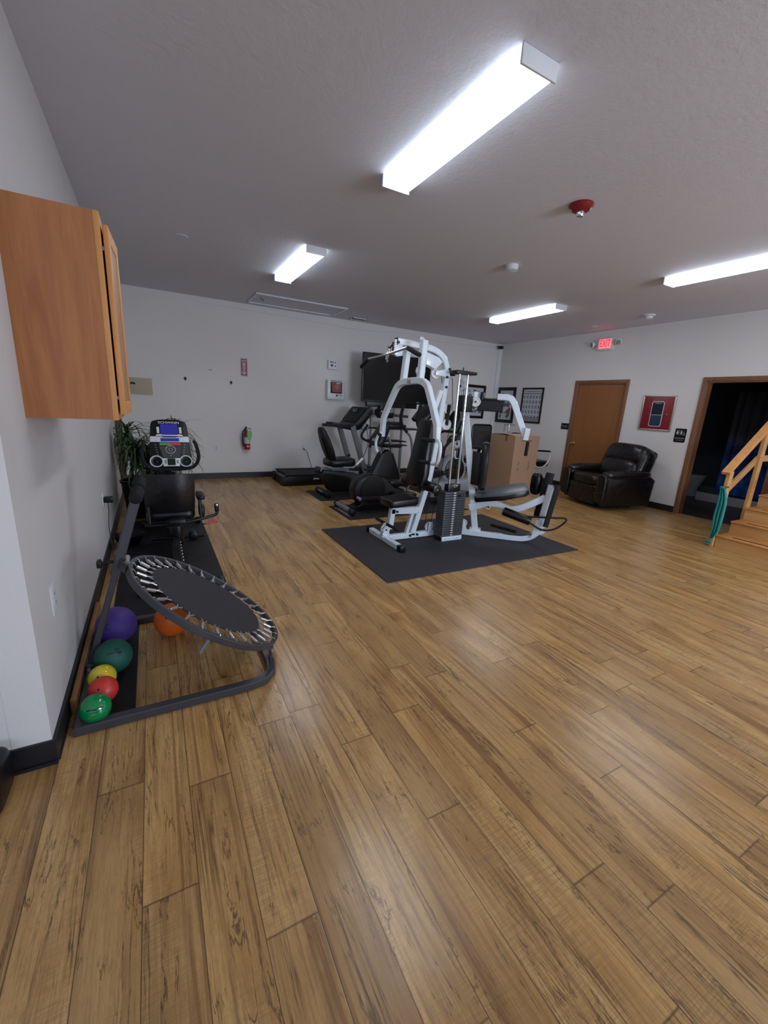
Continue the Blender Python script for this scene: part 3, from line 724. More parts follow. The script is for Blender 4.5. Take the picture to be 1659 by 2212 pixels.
def leafblade(p, az, ln, el, droop, w_):
    d = V((math.cos(az), math.sin(az), 0)); sdv = V((-math.sin(az), math.cos(az), 0)); N = 6; vs = []; q = V(p); ang = el
    for i in range(N+1):
        ww = w_*(0.5+0.5*math.sin(PI*min(1, (i+0.6)/(N*0.7)))) if i < N else 0.0008
        x0 = q+sdv*ww; x1 = q-sdv*ww
        x2 = q+V((0, 0, -ww*0.35))
        for xx in (x0, x1, x2):
            if xx.x < XL+0.03: xx.x = XL+0.03+(XL+0.03-xx.x)*0.35
            if xx.y > YB-0.02: xx.y = YB-0.02
        vs += [x0, x2, x1]
        q = q+(d*math.cos(ang)+V((0, 0, math.sin(ang))))*(ln/N); ang -= droop/N
    lf.add(vs, [(3*i+j, 3*i+j+1, 3*i+j+4, 3*i+j+3) for i in range(N) for j in (0, 1)])
for e in tops:
    for k in range(120):
        leafblade(e+V((0, 0, -0.30*random.random()+0.08)), random.uniform(0, 2*PI), random.uniform(0.24, 0.46), random.uniform(-0.2, 1.25), random.uniform(1.4, 3.0), random.uniform(0.008, 0.014))
obj('foliage', lf, m_leaf, pl)

tbx = thing('plastic_tub', 'shallow black tub on the floor between the left wall and the seated bike', 'tub', (-0.275, 4.45, 0))
obj('bowl', MB().lathe([(0.06, 0.0), (0.09, 0.004), (0.125, 0.10), (0.132, 0.105), (0.128, 0.11), (0.118, 0.10), (0.085, 0.012), (0.01, 0.008)], (-0.275, 4.45, 0)), m_blk, tbx)

# ------------------------------------------------------------------ recumbent bike by the left wall
rk = thing('recumbent_bike', 'black seated exercise bike with blue screen console facing the back wall', 'exercise bike', (0.11, 4.3, 0))
BX = 0.105
fr = MB(); fr.beam((BX, 3.25, 0.10), (BX, 4.95, 0.13), 0.07, 0.08, V((1, 0, 0)))
fr.beam((BX, 3.55, 0.13), (BX+0.0, 3.95, 0.30), 0.05, 0.06, V((1, 0, 0)))
obj('main_frame', fr, m_blksteel, rk)
obj('seat_rail', MB().beam((BX-0.01, 3.10, 0.145), (BX-0.01, 4.25, 0.24), 0.055, 0.03, V((1, 0, 0))), m_blksteel, rk)
sc = MB()
for k in range(9): sc.cyl((BX+0.026, 3.30+k*0.06, 0.175+k*0.005), (BX+0.026, 3.302+k*0.06, 0.181+k*0.005), 0.005, 8)
obj('rail_screws', sc, m_zinc, rk)
for yy in (3.20, 5.0):
    o = obj('stabilizer', MB().cyl((BX-0.24, yy, 0.045), (BX+0.24, yy, 0.045), 0.028, 16), m_blksteel, rk)
    [obj('foot_cap', MB().cyl((BX+q*0.29, yy, 0.045), (BX+q*0.24, yy, 0.045), 0.036, 14, bev=0.005), m_blk, o) for q in (-1, 1)]
o = obj('stabilizer', MB().cyl((BX-0.20, 4.40, 0.05), (BX+0.27, 4.40, 0.05), 0.022, 16), m_blksteel, rk)
obj('leveling_wheel', MB().cyl((BX+0.17, 4.36, 0.05), (BX+0.17, 4.44, 0.052), 0.042, 12, bev=0.006), m_blk, o)
# bottle holder / rear post
bt = MB().lathe([(0.045, 0.0), (0.052, 0.01), (0.055, 0.15), (0.052, 0.17), (0.03, 0.175)], (BX+0.01, 3.80, 0.17))
obj('seat_post_cover', bt, m_vinyl, rk)
obj('post_bracket', MB().box((BX+0.02, 3.9, 0.345), (0.13, 0.10, 0.05), 0.01), m_blksteel, rk)
# seat back, perforated and curved
def perforated():
    t = NT('perforated_black_plastic'); p = t.obc()
    sp = t.n.new('ShaderNodeSeparateXYZ'); t.l.new(p, sp.inputs[0])
    a = t.math('SUBTRACT', t.math('FRACT', t.math('MULTIPLY', t.math('ADD', sp.outputs[0], sp.outputs[2]), 38.0)), 0.5)
    b = t.math('SUBTRACT', t.math('FRACT', t.math('MULTIPLY', t.math('SUBTRACT', sp.outputs[0], sp.outputs[2]), 38.0)), 0.5)
    rr = t.math('SQRT', t.math('ADD', t.math('MULTIPLY', a, a), t.math('MULTIPLY', b, b)))
    hole = t.math('LESS_THAN', rr, 0.17)
    inx = t.math('MULTIPLY', t.math('GREATER_THAN', t.math('ABSOLUTE', sp.outputs[0]), 0.028), t.math('LESS_THAN', t.math('ABSOLUTE', sp.outputs[0]), 0.155))
    al = t.math('SUBTRACT', 1.0, t.math('MULTIPLY', hole, inx))
    t.b.inputs['Base Color'].default_value = (*srgb(22, 22, 25), 1); t.b.inputs['Roughness'].default_value = 0.3
    t.l.new(al, t.b.inputs['Alpha']); return t.m
sb = MB(); nu, nv = 16, 12; vs = []; th = 0.012
for side in (0, 1):
    for j in range(nv+1):
        z = 0.40+0.345*j/nv; yb = 4.02-0.10*j/nv*0 - 0.02*math.sin(PI*j/nv)
        for i in range(nu+1):
            x = -0.205+0.41*i/nu; rx = 1.0-0.04*(1-j/nv)
            yy = yb+0.05*(abs(x)/0.205)**2.2 + side*th
            vs.append((BX-0.02+x*rx, yy-0.06*j/nv, z))
fs = []
N1 = (nu+1)*(nv+1)
for side in (0, 1):
    for j in range(nv):
        for i in range(nu):
            b = side*N1+j*(nu+1)+i; fs.append((b, b+1, b+nu+2, b+nu+1))
for i in range(nu): fs += [(i, i+1, N1+i+1, N1+i), (nv*(nu+1)+i, nv*(nu+1)+i+1, N1+nv*(nu+1)+i+1, N1+nv*(nu+1)+i)]
for j in range(nv): fs += [(j*(nu+1), (j+1)*(nu+1), N1+(j+1)*(nu+1), N1+j*(nu+1)), (j*(nu+1)+nu, (j+1)*(nu+1)+nu, N1+(j+1)*(nu+1)+nu, N1+j*(nu+1)+nu)]
sb.add(vs, fs)
obj('seat_back', sb, perforated(), rk, 'perforated black backrest')
obj('seat', MB().pil((BX-0.02, 4.25, 0.36), (0.40, 0.44, 0.09), e=0.3), m_vinyl, rk)
hb = MB()
hb.tube([(BX-0.21, 4.0, 0.305), (BX-0.20, 3.98, 0.30), (BX+0.05, 3.96, 0.31), (BX+0.30, 4.0, 0.345), (BX+0.355, 4.03, 0.36), (BX+0.365, 4.06, 0.38)], 0.014, 12, smooth=5)
hb.tube([(BX-0.19, 4.0, 0.305), (BX-0.195, 4.02, 0.46)], 0.013, 12).tube([(BX+0.22, 3.99, 0.335), (BX+0.215, 4.02, 0.50)], 0.013, 12)
obj('side_handles', hb, m_blksteel, rk)
obj('handle_grip', MB().cyl((BX+0.362, 4.05, 0.375), (BX+0.365, 4.10, 0.435), 0.020, 16, bev=0.006), m_foam, rk)
obj('pulse_sensor', MB().box((BX+0.364, 4.065, 0.43), (0.02, 0.012, 0.025), 0.004), m_zinc, rk, 'silver pulse sensor')
obj('arm_pad', MB().pil((BX+0.23, 4.12, 0.52), (0.07, 0.24, 0.05), e=0.5).pil((BX+0.235, 4.12, 0.38), (0.05, 0.16, 0.11), e=0.5), m_blk, rk)
obj('adjust_lever', MB().tube([(BX+0.03, 3.96, 0.27), (BX+0.25, 3.97, 0.285)], 0.006, 8), m_blksteel, rk)
obj('lever_grip', MB().tube([(BX+0.25, 3.97, 0.285), (BX+0.355, 3.99, 0.30)], [0.008, 0.010], 10), m_redt, rk, 'red lever grip')
# front housing, cranks, mast
hs = MB(); hs.prism([(4.55, 0.10), (5.35, 0.10), (5.38, 0.35), (5.25, 0.52), (5.05, 0.60), (4.85, 0.52), (4.60, 0.30)], (BX, 0, 0), (0, 1, 0), (0, 0, 1), 0.16, 0.03)
obj('front_housing', hs, m_blk, rk)
for sx in (-1, 1):
    o = obj('crank', MB().beam((BX+sx*0.10, 4.85, 0.30), (BX+sx*0.10, 4.85+sx*0.12, 0.30-sx*0.10), 0.02, 0.03, V((1, 0, 0))), m_blksteel, rk)
    obj('pedal', MB().box((BX+sx*0.16, 4.85+sx*0.12, 0.30-sx*0.10), (0.10, 0.10, 0.03), 0.008), m_blk, o)
obj('mast', MB().tube([(BX, 5.12, 0.55), (BX+0.01, 5.10, 0.72), (BX+0.02, 5.06, 0.9)], 0.03, 14), m_blksteel, rk)
# console, tilted towards the rider
cc0 = V((0.142, 4.97, 0.905)); tl = -0.28
cax = V((1, 0, 0)); cay = V((0, math.sin(-tl)*1.0, math.cos(tl))).normalized(); cn = cax.cross(cay)
def K(x, y, h=0.0): return cc0 + cax*x + cay*y + cn*h
outl = [(-0.205, -0.245), (0.205, -0.245), (0.212, -0.20), (0.195, -0.10), (0.185, 0.05), (0.172, 0.20), (0.155, 0.238), (0.10, 0.255), (0.0, 0.262), (-0.10, 0.255), (-0.155, 0.238), (-0.172, 0.20), (-0.185, 0.05), (-0.195, -0.10), (-0.212, -0.20)]
cs = obj('console', MB().prism(outl, K(0, 0, -0.03), cax, cay, 0.06, 0.012), m_blk, rk)
text('SCHWINN', 0.034, K(0, 0.222, 0.0012), cax, cay, m_paper, cs, sx=1.25, off=0.0006)
obj('tablet_screen', MB().prism(rrect(0.165, 0.115, 0.004), K(0.0, 0.148, 0.002), cax, cay, 0.006), m_lcd, cs, 'dark blue screen')
sv = MB()
for sx in (-1, 1): sv.prism([(-0.010, -0.035), (0.012*sx*0+0.012, -0.035), (0.012, 0.03), (-0.012, 0.03)], K(sx*0.105, 0.145, 0.002), cax, cay, 0.006, 0.001)
sv.prism([(-0.13, -0.012), (0.13, -0.012), (0.12, 0.004), (0.08, 0.008), (0.075, 0.0), (-0.075, 0.0), (-0.08, 0.008), (-0.12, 0.004)], K(0, 0.092, 0.004), cax, cay, 0.014, 0.002)
sv.prism([(-0.186, -0.045), (0.186, -0.045), (0.18, 0.015), (0.075, 0.012), (0.06, 0.005), (-0.06, 0.005), (-0.075, 0.012), (-0.18, 0.015)], K(0, 0.062, 0.002), cax, cay, 0.008, 0.002)
obj('silver_trim', sv, m_whitepl, cs, 'silver trim panels')
obj('lower_display', MB().prism(rrect(0.175, 0.035, 0.004), K(0, 0.041, 0.006), cax, cay, 0.004), m_lcd, cs, 'narrow blue display')
g1 = MB().prism([(-0.1, -0.014), (0, -0.014), (0, 0.014), (-0.1, 0.014)], K(0, -0.003, 0.002), cax, cay, 0.005); obj('start_label', g1, M('green_label', srgb(84, 150, 84), 0.5), cs, 'green label')
g1 = MB().prism([(0, -0.014), (0.1, -0.014), (0.1, 0.014), (0, 0.014)], K(0, -0.003, 0.002), cax, cay, 0.005); obj('stop_label', g1, M('red_label', srgb(190, 66, 62), 0.5), cs, 'red label')
obj('key_panel', MB().prism([(-0.105, 0.02), (0.105, 0.02), (0.075, -0.10), (-0.075, -0.10)], K(0, -0.045, 0.001), cax, cay, 0.004), M('dark_grey_keypad', srgb(58, 58, 66), 0.4), cs)
bt = MB()
for sx in (-1, 1):
    for k in range(5): bt.prism(rrect(0.016, 0.007, 0.003), K(sx*(0.138-0.004*k), -0.012-0.026*k, 0.002), cax, cay, 0.004)
for k in range(12):
    a = k*PI/6; bt.prism(rrect(0.008, 0.006, 0.002), K(0.034*math.cos(a)*0.5, -0.062+0.03*math.sin(a)*0.5, 0.004), cax, cay, 0.003)
bt.prism(circ(0.007, 12), K(0, -0.125, 0.004), cax, cay, 0.003)
obj('buttons', bt, m_lgrey, cs)
dl = MB(); dl.tube([K(0.045*math.cos(2*PI*i/24), -0.062+0.04*math.sin(2*PI*i/24), 0.004) for i in range(24)], 0.0022, 6, closed=True)
obj('dial_ring', dl, m_whitepl, cs)
for sx in (-1, 1):
    o = obj('speaker_ring', MB().tube([K(sx*0.138+0.058*math.cos(2*PI*i/32), -0.185+0.056*math.sin(2*PI*i/32), 0.002) for i in range(32)], 0.006, 8, closed=True), m_whitepl, cs, 'silver speaker ring')
    obj('speaker', MB().lathe([(0.052, 0.0), (0.05, 0.004), (0.02, -0.004), (0.008, 0.004)], K(sx*0.138, -0.185, 0.0), cn), m_blk, cs)
obj('lower_trim', MB().prism([(-0.075, -0.05), (0.075, -0.05), (0.085, 0.035), (-0.085, 0.035)], K(0, -0.188, 0.002), cax, cay, 0.006, 0.002), m_whitepl, cs)
obj('vent_grille', MB().prism(rrect(0.075, 0.072, 0.004), K(0, -0.192, 0.005), cax, cay, 0.006), m_blk, cs)
for sx in (-1, 1):
    print_marks(K(sx*0.057, -0.19, 0.0058), cax, cay, 0.02, 0.045, 4, m_ink, cs)
hb = MB(); hb.tube([K(0.235, 0.03, -0.02), K(0.245, 0.0, -0.0), K(0.262, -0.08, 0.02), K(0.262, -0.16, 0.02), K(0.235, -0.22, 0.0), K(0.17, -0.258, -0.02), K(0.0, -0.265, -0.03), K(-0.17, -0.258, -0.02), K(-0.235, -0.22, 0.0), K(-0.262, -0.16, 0.02), K(-0.262, -0.06, 0.02), K(-0.245, 0.0, 0.0), K(-0.24, 0.03, -0.02)], 0.018, 12, smooth=5)
obj('handlebar', hb, m_foam, rk)
obj('console_wire', MB().tube([K(-0.02, 0.265, -0.02), K(0.02, 0.275, -0.02), K(0.08, 0.262, -0.02), K(0.10, 0.24, -0.05)], 0.003, 6, smooth=5), m_blk, rk)

# ------------------------------------------------------------------ multi gym
gy = thing('multi_gym', 'white multi station home gym with black pads and a weight stack', 'gym machine', (2.85, 3.65, 0))
GY = 3.72; MZ = 0.010; YV = V((0, 1, 0))
obj('front_foot', MB().beam((2.095, 3.40, MZ+0.032), (2.095, 4.03, MZ+0.032), 0.06, 0.06), m_white, gy)
for yy in (3.365, 4.065): obj('rubber_end_cap', MB().box((2.095, yy, MZ+0.032), (0.066, 0.075, 0.064), 0.006), m_blk, gy)
bm1 = MB().beam((2.12, GY, MZ+0.035), (2.72, GY, MZ+0.035), 0.06, 0.06)
obj('base_beam', bm1, m_white, gy)
up = [V((x, GY, z)) for x, z in ((2.435, 0.05), (2.52, 0.35), (2.61, 0.70), (2.665, 1.10), (2.70, 1.50), (2.722, 1.72), (2.715, 1.82), (2.68, 1.90), (2.62, 1.955), (2.53, 1.99), (2.42, 2.005), (2.28, 2.015), (2.105, 2.02))]
obj('main_upright', MB().sweep(up, YV, 0.06, 0.062, smooth=3), m_white, gy)
obj('boom_end_cap', MB().box((2.10, GY, 2.02), (0.012, 0.055, 0.07), 0.003), m_blk, gy)
obj('gusset_plate', MB().prism([(-0.11, 0.07), (-0.11, -0.045), (0.01, -0.08), (0.09, -0.005), (0.04, 0.035)], (2.55, GY-0.033, 1.885), (1, 0, 0), (0, 0, 1), 0.006, 0.002).prism([(-0.11, 0.07), (-0.11, -0.045), (0.01, -0.08), (0.09, -0.005), (0.04, 0.035)], (2.55, GY+0.033, 1.885), (1, 0, 0), (0, 0, 1), 0.006, 0.002), m_white, gy)
print_marks((2.40, GY-0.0312, 2.008), (1, 0, -0.05), (0.05, 0, 1), 0.10, 0.026, 5, m_ink, gy, slant=0.4)
def pulley(c, ax, r=0.05, parent=gy, w_=0.022, mat=None):
    c = V(c); ax = V(ax).normalized()
    a = w_/2+0.004; b = w_*0.22
    o = obj('pulley', MB().lathe([(0.006, -a), (r*0.28, -a), (r*0.28, -b), (r*0.78, -b), (r*0.84, -w_/2), (r, -w_/2), (r*0.88, -w_*0.15), (r*0.88, w_*0.15), (r, w_/2), (r*0.84, w_/2), (r*0.78, b), (r*0.28, b), (r*0.28, a), (0.006, a)], c, ax), mat or m_whitepl, parent)
    obj('axle_bolt', MB().cyl(c-ax*(w_/2+0.02), c+ax*(w_/2+0.02), 0.009, 12), m_blk, o)
    return o
pulley((2.12, GY, 1.935), (0, 1, 0), 0.05)
pulley((2.40, GY, 1.775), (0, 1, 0), 0.052)
pulley((2.58, GY, 1.765), (0, 1, 0), 0.048)
obj('pulley_housing', MB().prism([(-0.05, 0.09), (0.03, 0.09), (0.05, 0.0), (0.04, -0.05), (0.0, -0.06), (-0.04, -0.05), (-0.05, 0.0)], (2.12, GY-0.024, 1.945), (1, 0, 0), (0, 0, 1), 0.005, 0.002), m_white, gy)
obj('pulley_bracket', MB().prism([(-0.02, -0.02), (0.11, -0.03), (0.14, 0.05), (-0.02, 0.02)], (2.585, GY-0.034, 1.77), (1, 0, 0), (0, 0, 1), 0.006, 0.002), m_white, gy)
obj('brace', MB().beam((2.47, GY, 2.02), (2.27, GY-0.18, 2.05), 0.03, 0.03).beam((2.47, GY, 2.02), (2.27, GY+0.06, 2.0), 0.03, 0.03), m_white, gy)
obj('stop_arm', MB().beam((2.64, GY-0.045, 1.60), (2.56, GY-0.05, 1.38), 0.04, 0.05, YV), m_white, gy)
bolts = MB()
# press arm: two hangers and a yoke
for (a, b) in ((PX(917, 735, 2.27), PX(907, 826, 2.27)), (PX(881, 752, 2.29), PX(871, 826, 2.27))):
    obj('press_arm_hanger', MB().beam(a, b, 0.06, 0.06, V((1, 0, 0))), m_white, gy)
ycl = PX(890, 826, 2.27).y
yk = [PX(p[0], p[1], 2.26) for p in [(825, 942), (829, 902), (843, 869), (855, 842), (859, 835), (865, 829), (873, 825), (890, 823), (906, 822), (915, 825), (921, 830), (925, 838), (935, 878), (944, 918), (943, 958)]]
obj('press_arm_yoke', MB().sweep(yk, V((1, 0, 0)), 0.05, 0.062), m_white, gy)
obj('name_badge', MB().box((2.235, ycl, 1.665), (0.008, 0.07, 0.035), 0.003), m_alu, gy, 'small metal name badge')
XH = 2.20
def grip(a, b, nm='foam_grip'): return obj(nm, MB().cyl(a, b, 0.019, 16, bev=0.006), m_foam, gy)
yl = PX(824, 940, XH); yr_ = PX(944, 955, XH)
for sgn, e in ((1, yl), (-1, yr_)):
    lo = [e+V((0, sgn*0.01, 0.02)), e+V((-0.01, sgn*0.065, -0.015)), e+V((-0.02, sgn*0.085, -0.09)), e+V((-0.02, sgn*0.06, -0.17)), e+V((-0.02, -sgn*0.0, -0.195)), e+V((-0.02, -sgn*0.035, -0.19))]
    obj('press_handle_loop', MB().tube(lo, 0.016, 12, smooth=5), m_white, gy)
    g0 = e+V((-0.03, 0, 0.01)); grip(g0+V((0, 0, 0)), g0+V((-0.14, 0.0, -0.02)) if False else g0+V((-0.05, -sgn*0.12, 0.0)))
    g1 = e+V((-0.03, -sgn*0.03, -0.19)); grip(g1, g1+V((-0.05, -sgn*0.11, 0.0)))
# lat bar hung at the front of the boom
lb = [PX(p[0], p[1], 2.0) for p in ((780, 793), (796, 775), (838, 765), (879, 751), (907, 767))]
obj('lat_bar', MB().tube([lb[0]+(lb[1]-lb[0])*0.1, lb[1], lb[2], lb[3], lb[4]+(lb[3]-lb[4])*0.1], 0.012, 12), m_chrome, gy)
grip(lb[0], lb[0]+(lb[1]-lb[0])*0.98); grip(lb[4], lb[4]+(lb[3]-lb[4])*0.95)
obj('snap_hook', MB().tube([lb[2]+V((0, 0, -0.02)), lb[2]+V((0, 0.02, 0.02)), lb[2]+V((0, 0.0, 0.07)), lb[2]+V((0, -0.02, 0.03)), lb[2]+V((0, 0.0, -0.04)), lb[2]+V((0, 0.015, -0.07)), lb[2]+V((0, -0.01, -0.06))], 0.006, 8, smooth=4).tube([lb[2]+V((0.0, 0.03, 0)), lb[2]+V((0, 0.035, -0.05)), lb[2]+V((0, 0.01, -0.04))], 0.005, 8), m_chrome, gy)
obj('cable_hook', MB().tube([lb[2]+V((0, -0.02, 0.05)), lb[2]+V((0.02, -0.06, 0.09)), V((2.06, GY-0.01, 2.0)), V((2.07, GY, 1.93))], 0.008, 8, smooth=4), m_blk, gy)
# seat, back pad, rollers
obj('seat_beam', MB().beam((2.155, GY, 0.345), (2.49, GY, 0.325), 0.06, 0.075), m_white, gy)
obj('seat_front_leg', MB().beam((2.175, GY, 0.36), (2.15, GY, 0.145), 0.06, 0.06, YV), m_white, gy)
obj('seat_strut', MB().beam((2.43, GY, 0.31), (2.36, GY, 0.05), 0.045, 0.035, YV), m_white, gy)
obj('seat_pad', MB().pil((2.255, GY+0.01, 0.445), (0.35, 0.28, 0.085), (0, -0.06, 0), e=0.25), m_vinyl, gy)
pb = MB(); pbx = Matrix.Translation(V((2.485, GY, 0.945))) @ Matrix.Rotation(0.15, 4, 'Y')
pb.xf = pbx; pb.prism([(-0.10, 0.36), (0.10, 0.36), (0.125, 0.30), (0.145, 0.0), (0.18, -0.20), (0.16, -0.32), (-0.16, -0.32), (-0.18, -0.20), (-0.145, 0.0), (-0.125, 0.30)], (0, 0, 0), (0, 1, 0), (0, 0, 1), 0.075, 0.02)
obj('back_pad', pb, m_vinyl, gy)
for s_ in (1, -1):
    o = obj('leg_roller', MB().cyl((2.50, GY+s_*0.09, 0.625), (2.50, GY+s_*0.33, 0.620), 0.055, 24, bev=0.015), m_vinyl, gy)
obj('roller_bar', MB().cyl((2.50, GY-0.33, 0.622), (2.50, GY+0.33, 0.622), 0.012, 12), m_chrome, gy)
obj('roller_bracket', MB().box((2.54, GY, 0.60), (0.10, 0.07, 0.11), 0.01), m_blk, gy)
# low row foot rest and low pulley
pulley((2.10, GY, MZ+0.13), (0, 1, 0), 0.052)
obj('low_pulley_bracket', MB().prism([(-0.05, -0.07), (0.05, -0.07), (0.03, 0.02), (0.012, 0.075), (-0.012, 0.075), (-0.03, 0.02)], (2.10, GY-0.02, MZ+0.12), (1, 0, 0), (0, 0, 1), 0.006).prism([(-0.05, -0.07), (0.05, -0.07), (0.03, 0.02), (0.012, 0.075), (-0.012, 0.075), (-0.03, 0.02)], (2.10, GY+0.02, MZ+0.12), (1, 0, 0), (0, 0, 1), 0.006), m_white, gy)
for s_ in (1, -1): obj('foot_peg', MB().cyl((2.10, GY+s_*0.03, MZ+0.195), (2.12, GY+s_*0.25, MZ+0.185), 0.017, 14, bev=0.005), m_foam, gy)
ch = MB()
for k in range(7): ch.tube([V((2.06-0.004*k, GY-0.03-0.01*k+0.008*math.cos(a), MZ+0.14-0.016*k+0.012*math.sin(a))) + V((0.006*math.cos(a)*(k % 2), 0, 0)) for a in [2*PI*i/8 for i in range(8)]], 0.003, 6, closed=True)
obj('chain', ch, m_zinc, gy)
pulley((2.66, GY-0.01, MZ+0.115), (0, 1, 0), 0.052)
obj('low_pulley_plate', MB().prism([(-0.03, -0.055), (0.03, -0.055), (0.025, 0.055), (-0.025, 0.055)], (2.66, GY-0.04, MZ+0.12), (1, 0, 0), (0, 0, 1), 0.006, 0.002), m_white, gy)
for (x, z) in ((2.40, 0.04), (2.49, 0.045), (2.215, 0.335), (2.105, 2.01), (2.655, 1.585), (2.71, 1.74), (2.735, 1.82), (2.71, 1.64)):
    bolts.cyl((x, GY-0.045, z+(MZ if z < 0.1 else 0)), (x, GY-0.028, z+(MZ if z < 0.1 else 0)), 0.013, 10)
obj('bolts', bolts, m_blk, gy, 'black bolt heads')
# weight stack
sx0, sx1, sy0, sy1 = 2.685, 2.965, 3.495, 3.635
obj('stack_base', MB().bb((sx0+0.002, sy0-0.005, MZ), (sx1-0.005, sy0+0.035, MZ+0.048), 0.003).bb((sx0+0.002, sy1-0.03, MZ), (sx1-0.005, sy1, MZ+0.048), 0.003), m_white, gy)
obj('stack_base_cap', MB().bb((sx0-0.006, sy0+0.0, MZ), (sx0+0.001, sy1, MZ+0.046)), m_blk, gy)
hl = MB()
for k in (0.05, 0.09, 0.17, 0.21): hl.cyl((sx0+k, sy0-0.008, MZ+0.024), (sx0+k, sy0-0.004, MZ+0.024), 0.004, 8)
obj('base_bolts', hl, m_blk, gy)
NP = 19; ph = 0.0262; z0 = MZ+0.052
pm = MB().box(((sx0+sx1)/2, (sy0+sy1)/2, z0+ph/2-0.0008), (sx1-sx0, sy1-sy0, ph-0.0025), 0.003)
pm.box(((sx0+sx1)/2, sy0-0.0015, z0+ph-0.005), (sx1-sx0-0.05, 0.003, 0.003))
pl0 = obj('weight_plate', pm, m_plate, gy)
pn0 = obj('number_tag', MB().prism(rrect(0.030, 0.015, 0.007), ((sx0+sx1)/2-0.012, sy0-0.0015, z0+ph/2), (1, 0, 0), (0, 0, 1), 0.002), m_paper, pl0, 'white number tag')
hn0 = obj('pin_hole', MB().cyl(((sx0+sx1)/2+0.03, sy0-0.002, z0+ph/2), ((sx0+sx1)/2+0.03, sy0+0.01, z0+ph/2), 0.0055, 10), m_ink, pl0)
dg0 = text('0', 0.011, ((sx0+sx1)/2-0.012, sy0-0.0028, z0+ph/2), (1, 0, 0), (0, 0, 1), m_ink, pl0, depth=0.0002)
for k in range(1, NP):
    c = pl0.copy(); COL.objects.link(c); c.parent = gy; c.location.z += k*ph
    for chd in (pn0, hn0, dg0):
        d = chd.copy(); COL.objects.link(d); d.parent = c
zt = z0+NP*ph
obj('selector_pin', MB().cyl(((sx0+sx1)/2+0.05, sy0-0.035, zt-1.7*ph), ((sx0+sx1)/2+0.05, sy0-0.004, zt-1.7*ph), 0.013, 16, bev=0.004), m_blk, gy)
obj('top_plate_head', MB().bb((sx0+0.055, sy0+0.035, zt), (sx1-0.06, sy1-0.035, zt+0.075), 0.004), m_blk, gy)
obj('cable_eye', MB().tube([((sx0+sx1)/2+0.02*math.cos(a), sy0+0.03, zt+0.06+0.016*math.sin(a)) for a in [2*PI*i/10 for i in range(10)]], 0.004, 6, closed=True).cyl(((sx0+sx1)/2-0.04, sy0+0.03, zt+0.06), ((sx0+sx1)/2+0.04, sy0+0.03, zt+0.06), 0.004, 8), m_chrome, gy)
for gx in (2.775, 2.885): obj('guide_rod', MB().cyl((gx, 3.565, zt), (gx, 3.565, 1.78), 0.0125, 16), m_chrome, gy)
obj('top_bracket', MB().box((2.85, 3.60, 1.79), (0.27, 0.13, 0.035), 0.01).beam((2.74, GY, 1.775), (2.79, 3.66, 1.78), 0.05, 0.05), m_blk, gy)
obj('top_bracket_arm', MB().beam((2.72, GY, 1.765), (2.80, GY-0.03, 1.765), 0.06, 0.06), m_white, gy)
obj('bracket_bolt', MB().cyl((2.83, 3.58, 1.80), (2.83, 3.58, 1.84), 0.006, 8), m_blk, gy)
# station two in its own vertical plane
S0 = V((3.10, 3.62, 0)); SD = V((0.741, -0.671, 0)).normalized(); SN = V((0.671, 0.741, 0)).normalized()
def S(s, z, n=0.0): return S0 + SD*s + SN*n + V((0, 0, z))
lowb = [(-0.05, 0.045), (0.35, 0.045), (0.58, 0.045), (0.68, 0.058), (0.76, 0.10), (0.81, 0.17), (0.825, 0.30), (0.84, 0.45), (0.87, 0.68)]
obj('curved_base_beam', MB().sweep([S(a, b) for a, b in lowb], SN, 0.055, 0.062, smooth=4), m_white, gy)
obj('base_bracket', MB().prism([(-0.06, -0.01), (-0.02, -0.01), (0.03, 0.03), (0.0, 0.12), (-0.05, 0.15), (-0.06, 0.15)], S(0, 0.05, -0.03), SD, (0, 0, 1), 0.006, 0.002).beam(S(-0.03, 0.05), (2.97, 3.57, 0.04), 0.05, 0.05), m_white, gy)
pulley(S(-0.02, 0.15), SN, 0.045)
pb0 = S(0.12, 0.07, 0.06); pt0 = V((2.905, 3.665, 1.74))
obj('rear_post', MB().sweep([pb0, pb0+(pt0-pb0)*0.5, pb0+(pt0-pb0)*0.78, pb0+(pt0-pb0)*0.93+V((0.005, 0, 0)), pt0], SN, 0.06, 0.07, smooth=3), m_white, gy)
obj('post_foot', MB().box(pb0+V((0, 0, 0.0)), (0.13, 0.12, 0.035), 0.004, rot=(0, 0, math.atan2(SD.y, SD.x))), m_white, gy)
obj('upper_seat_beam', MB().sweep([S(a, b) for a, b in ((0.03, 0.345), (0.12, 0.375), (0.22, 0.415), (0.32, 0.415), (0.45, 0.375), (0.55, 0.385), (0.66, 0.44), (0.83, 0.54))], SN, 0.05, 0.075, smooth=4), m_white, gy)
sp_ = MB(Matrix((SD, SN, V((0, 0, 1)))).transposed().to_4x4()); sp_.xf.translation = S(0.345, 0.55, -0.01)
sp_.xf = sp_.xf @ Matrix.Diagonal((0.88, 1, 1, 1)) @ Matrix.Rotation(-0.22, 4, 'Y') @ Matrix.Rotation(0.08, 4, 'X')
sp_.prism([(-0.31, -0.11), (-0.28, -0.14), (0.05, -0.21), (0.29, -0.17), (0.335, -0.12), (0.335, 0.14), (0.30, 0.18), (0.05, 0.21), (-0.27, 0.14), (-0.31, 0.10)], (0, 0, 0), (1, 0, 0), (0, 1, 0), 0.062, 0.016)
obj('bench_seat_pad', sp_, m_vinylg, gy, 'grey topped seat pad')
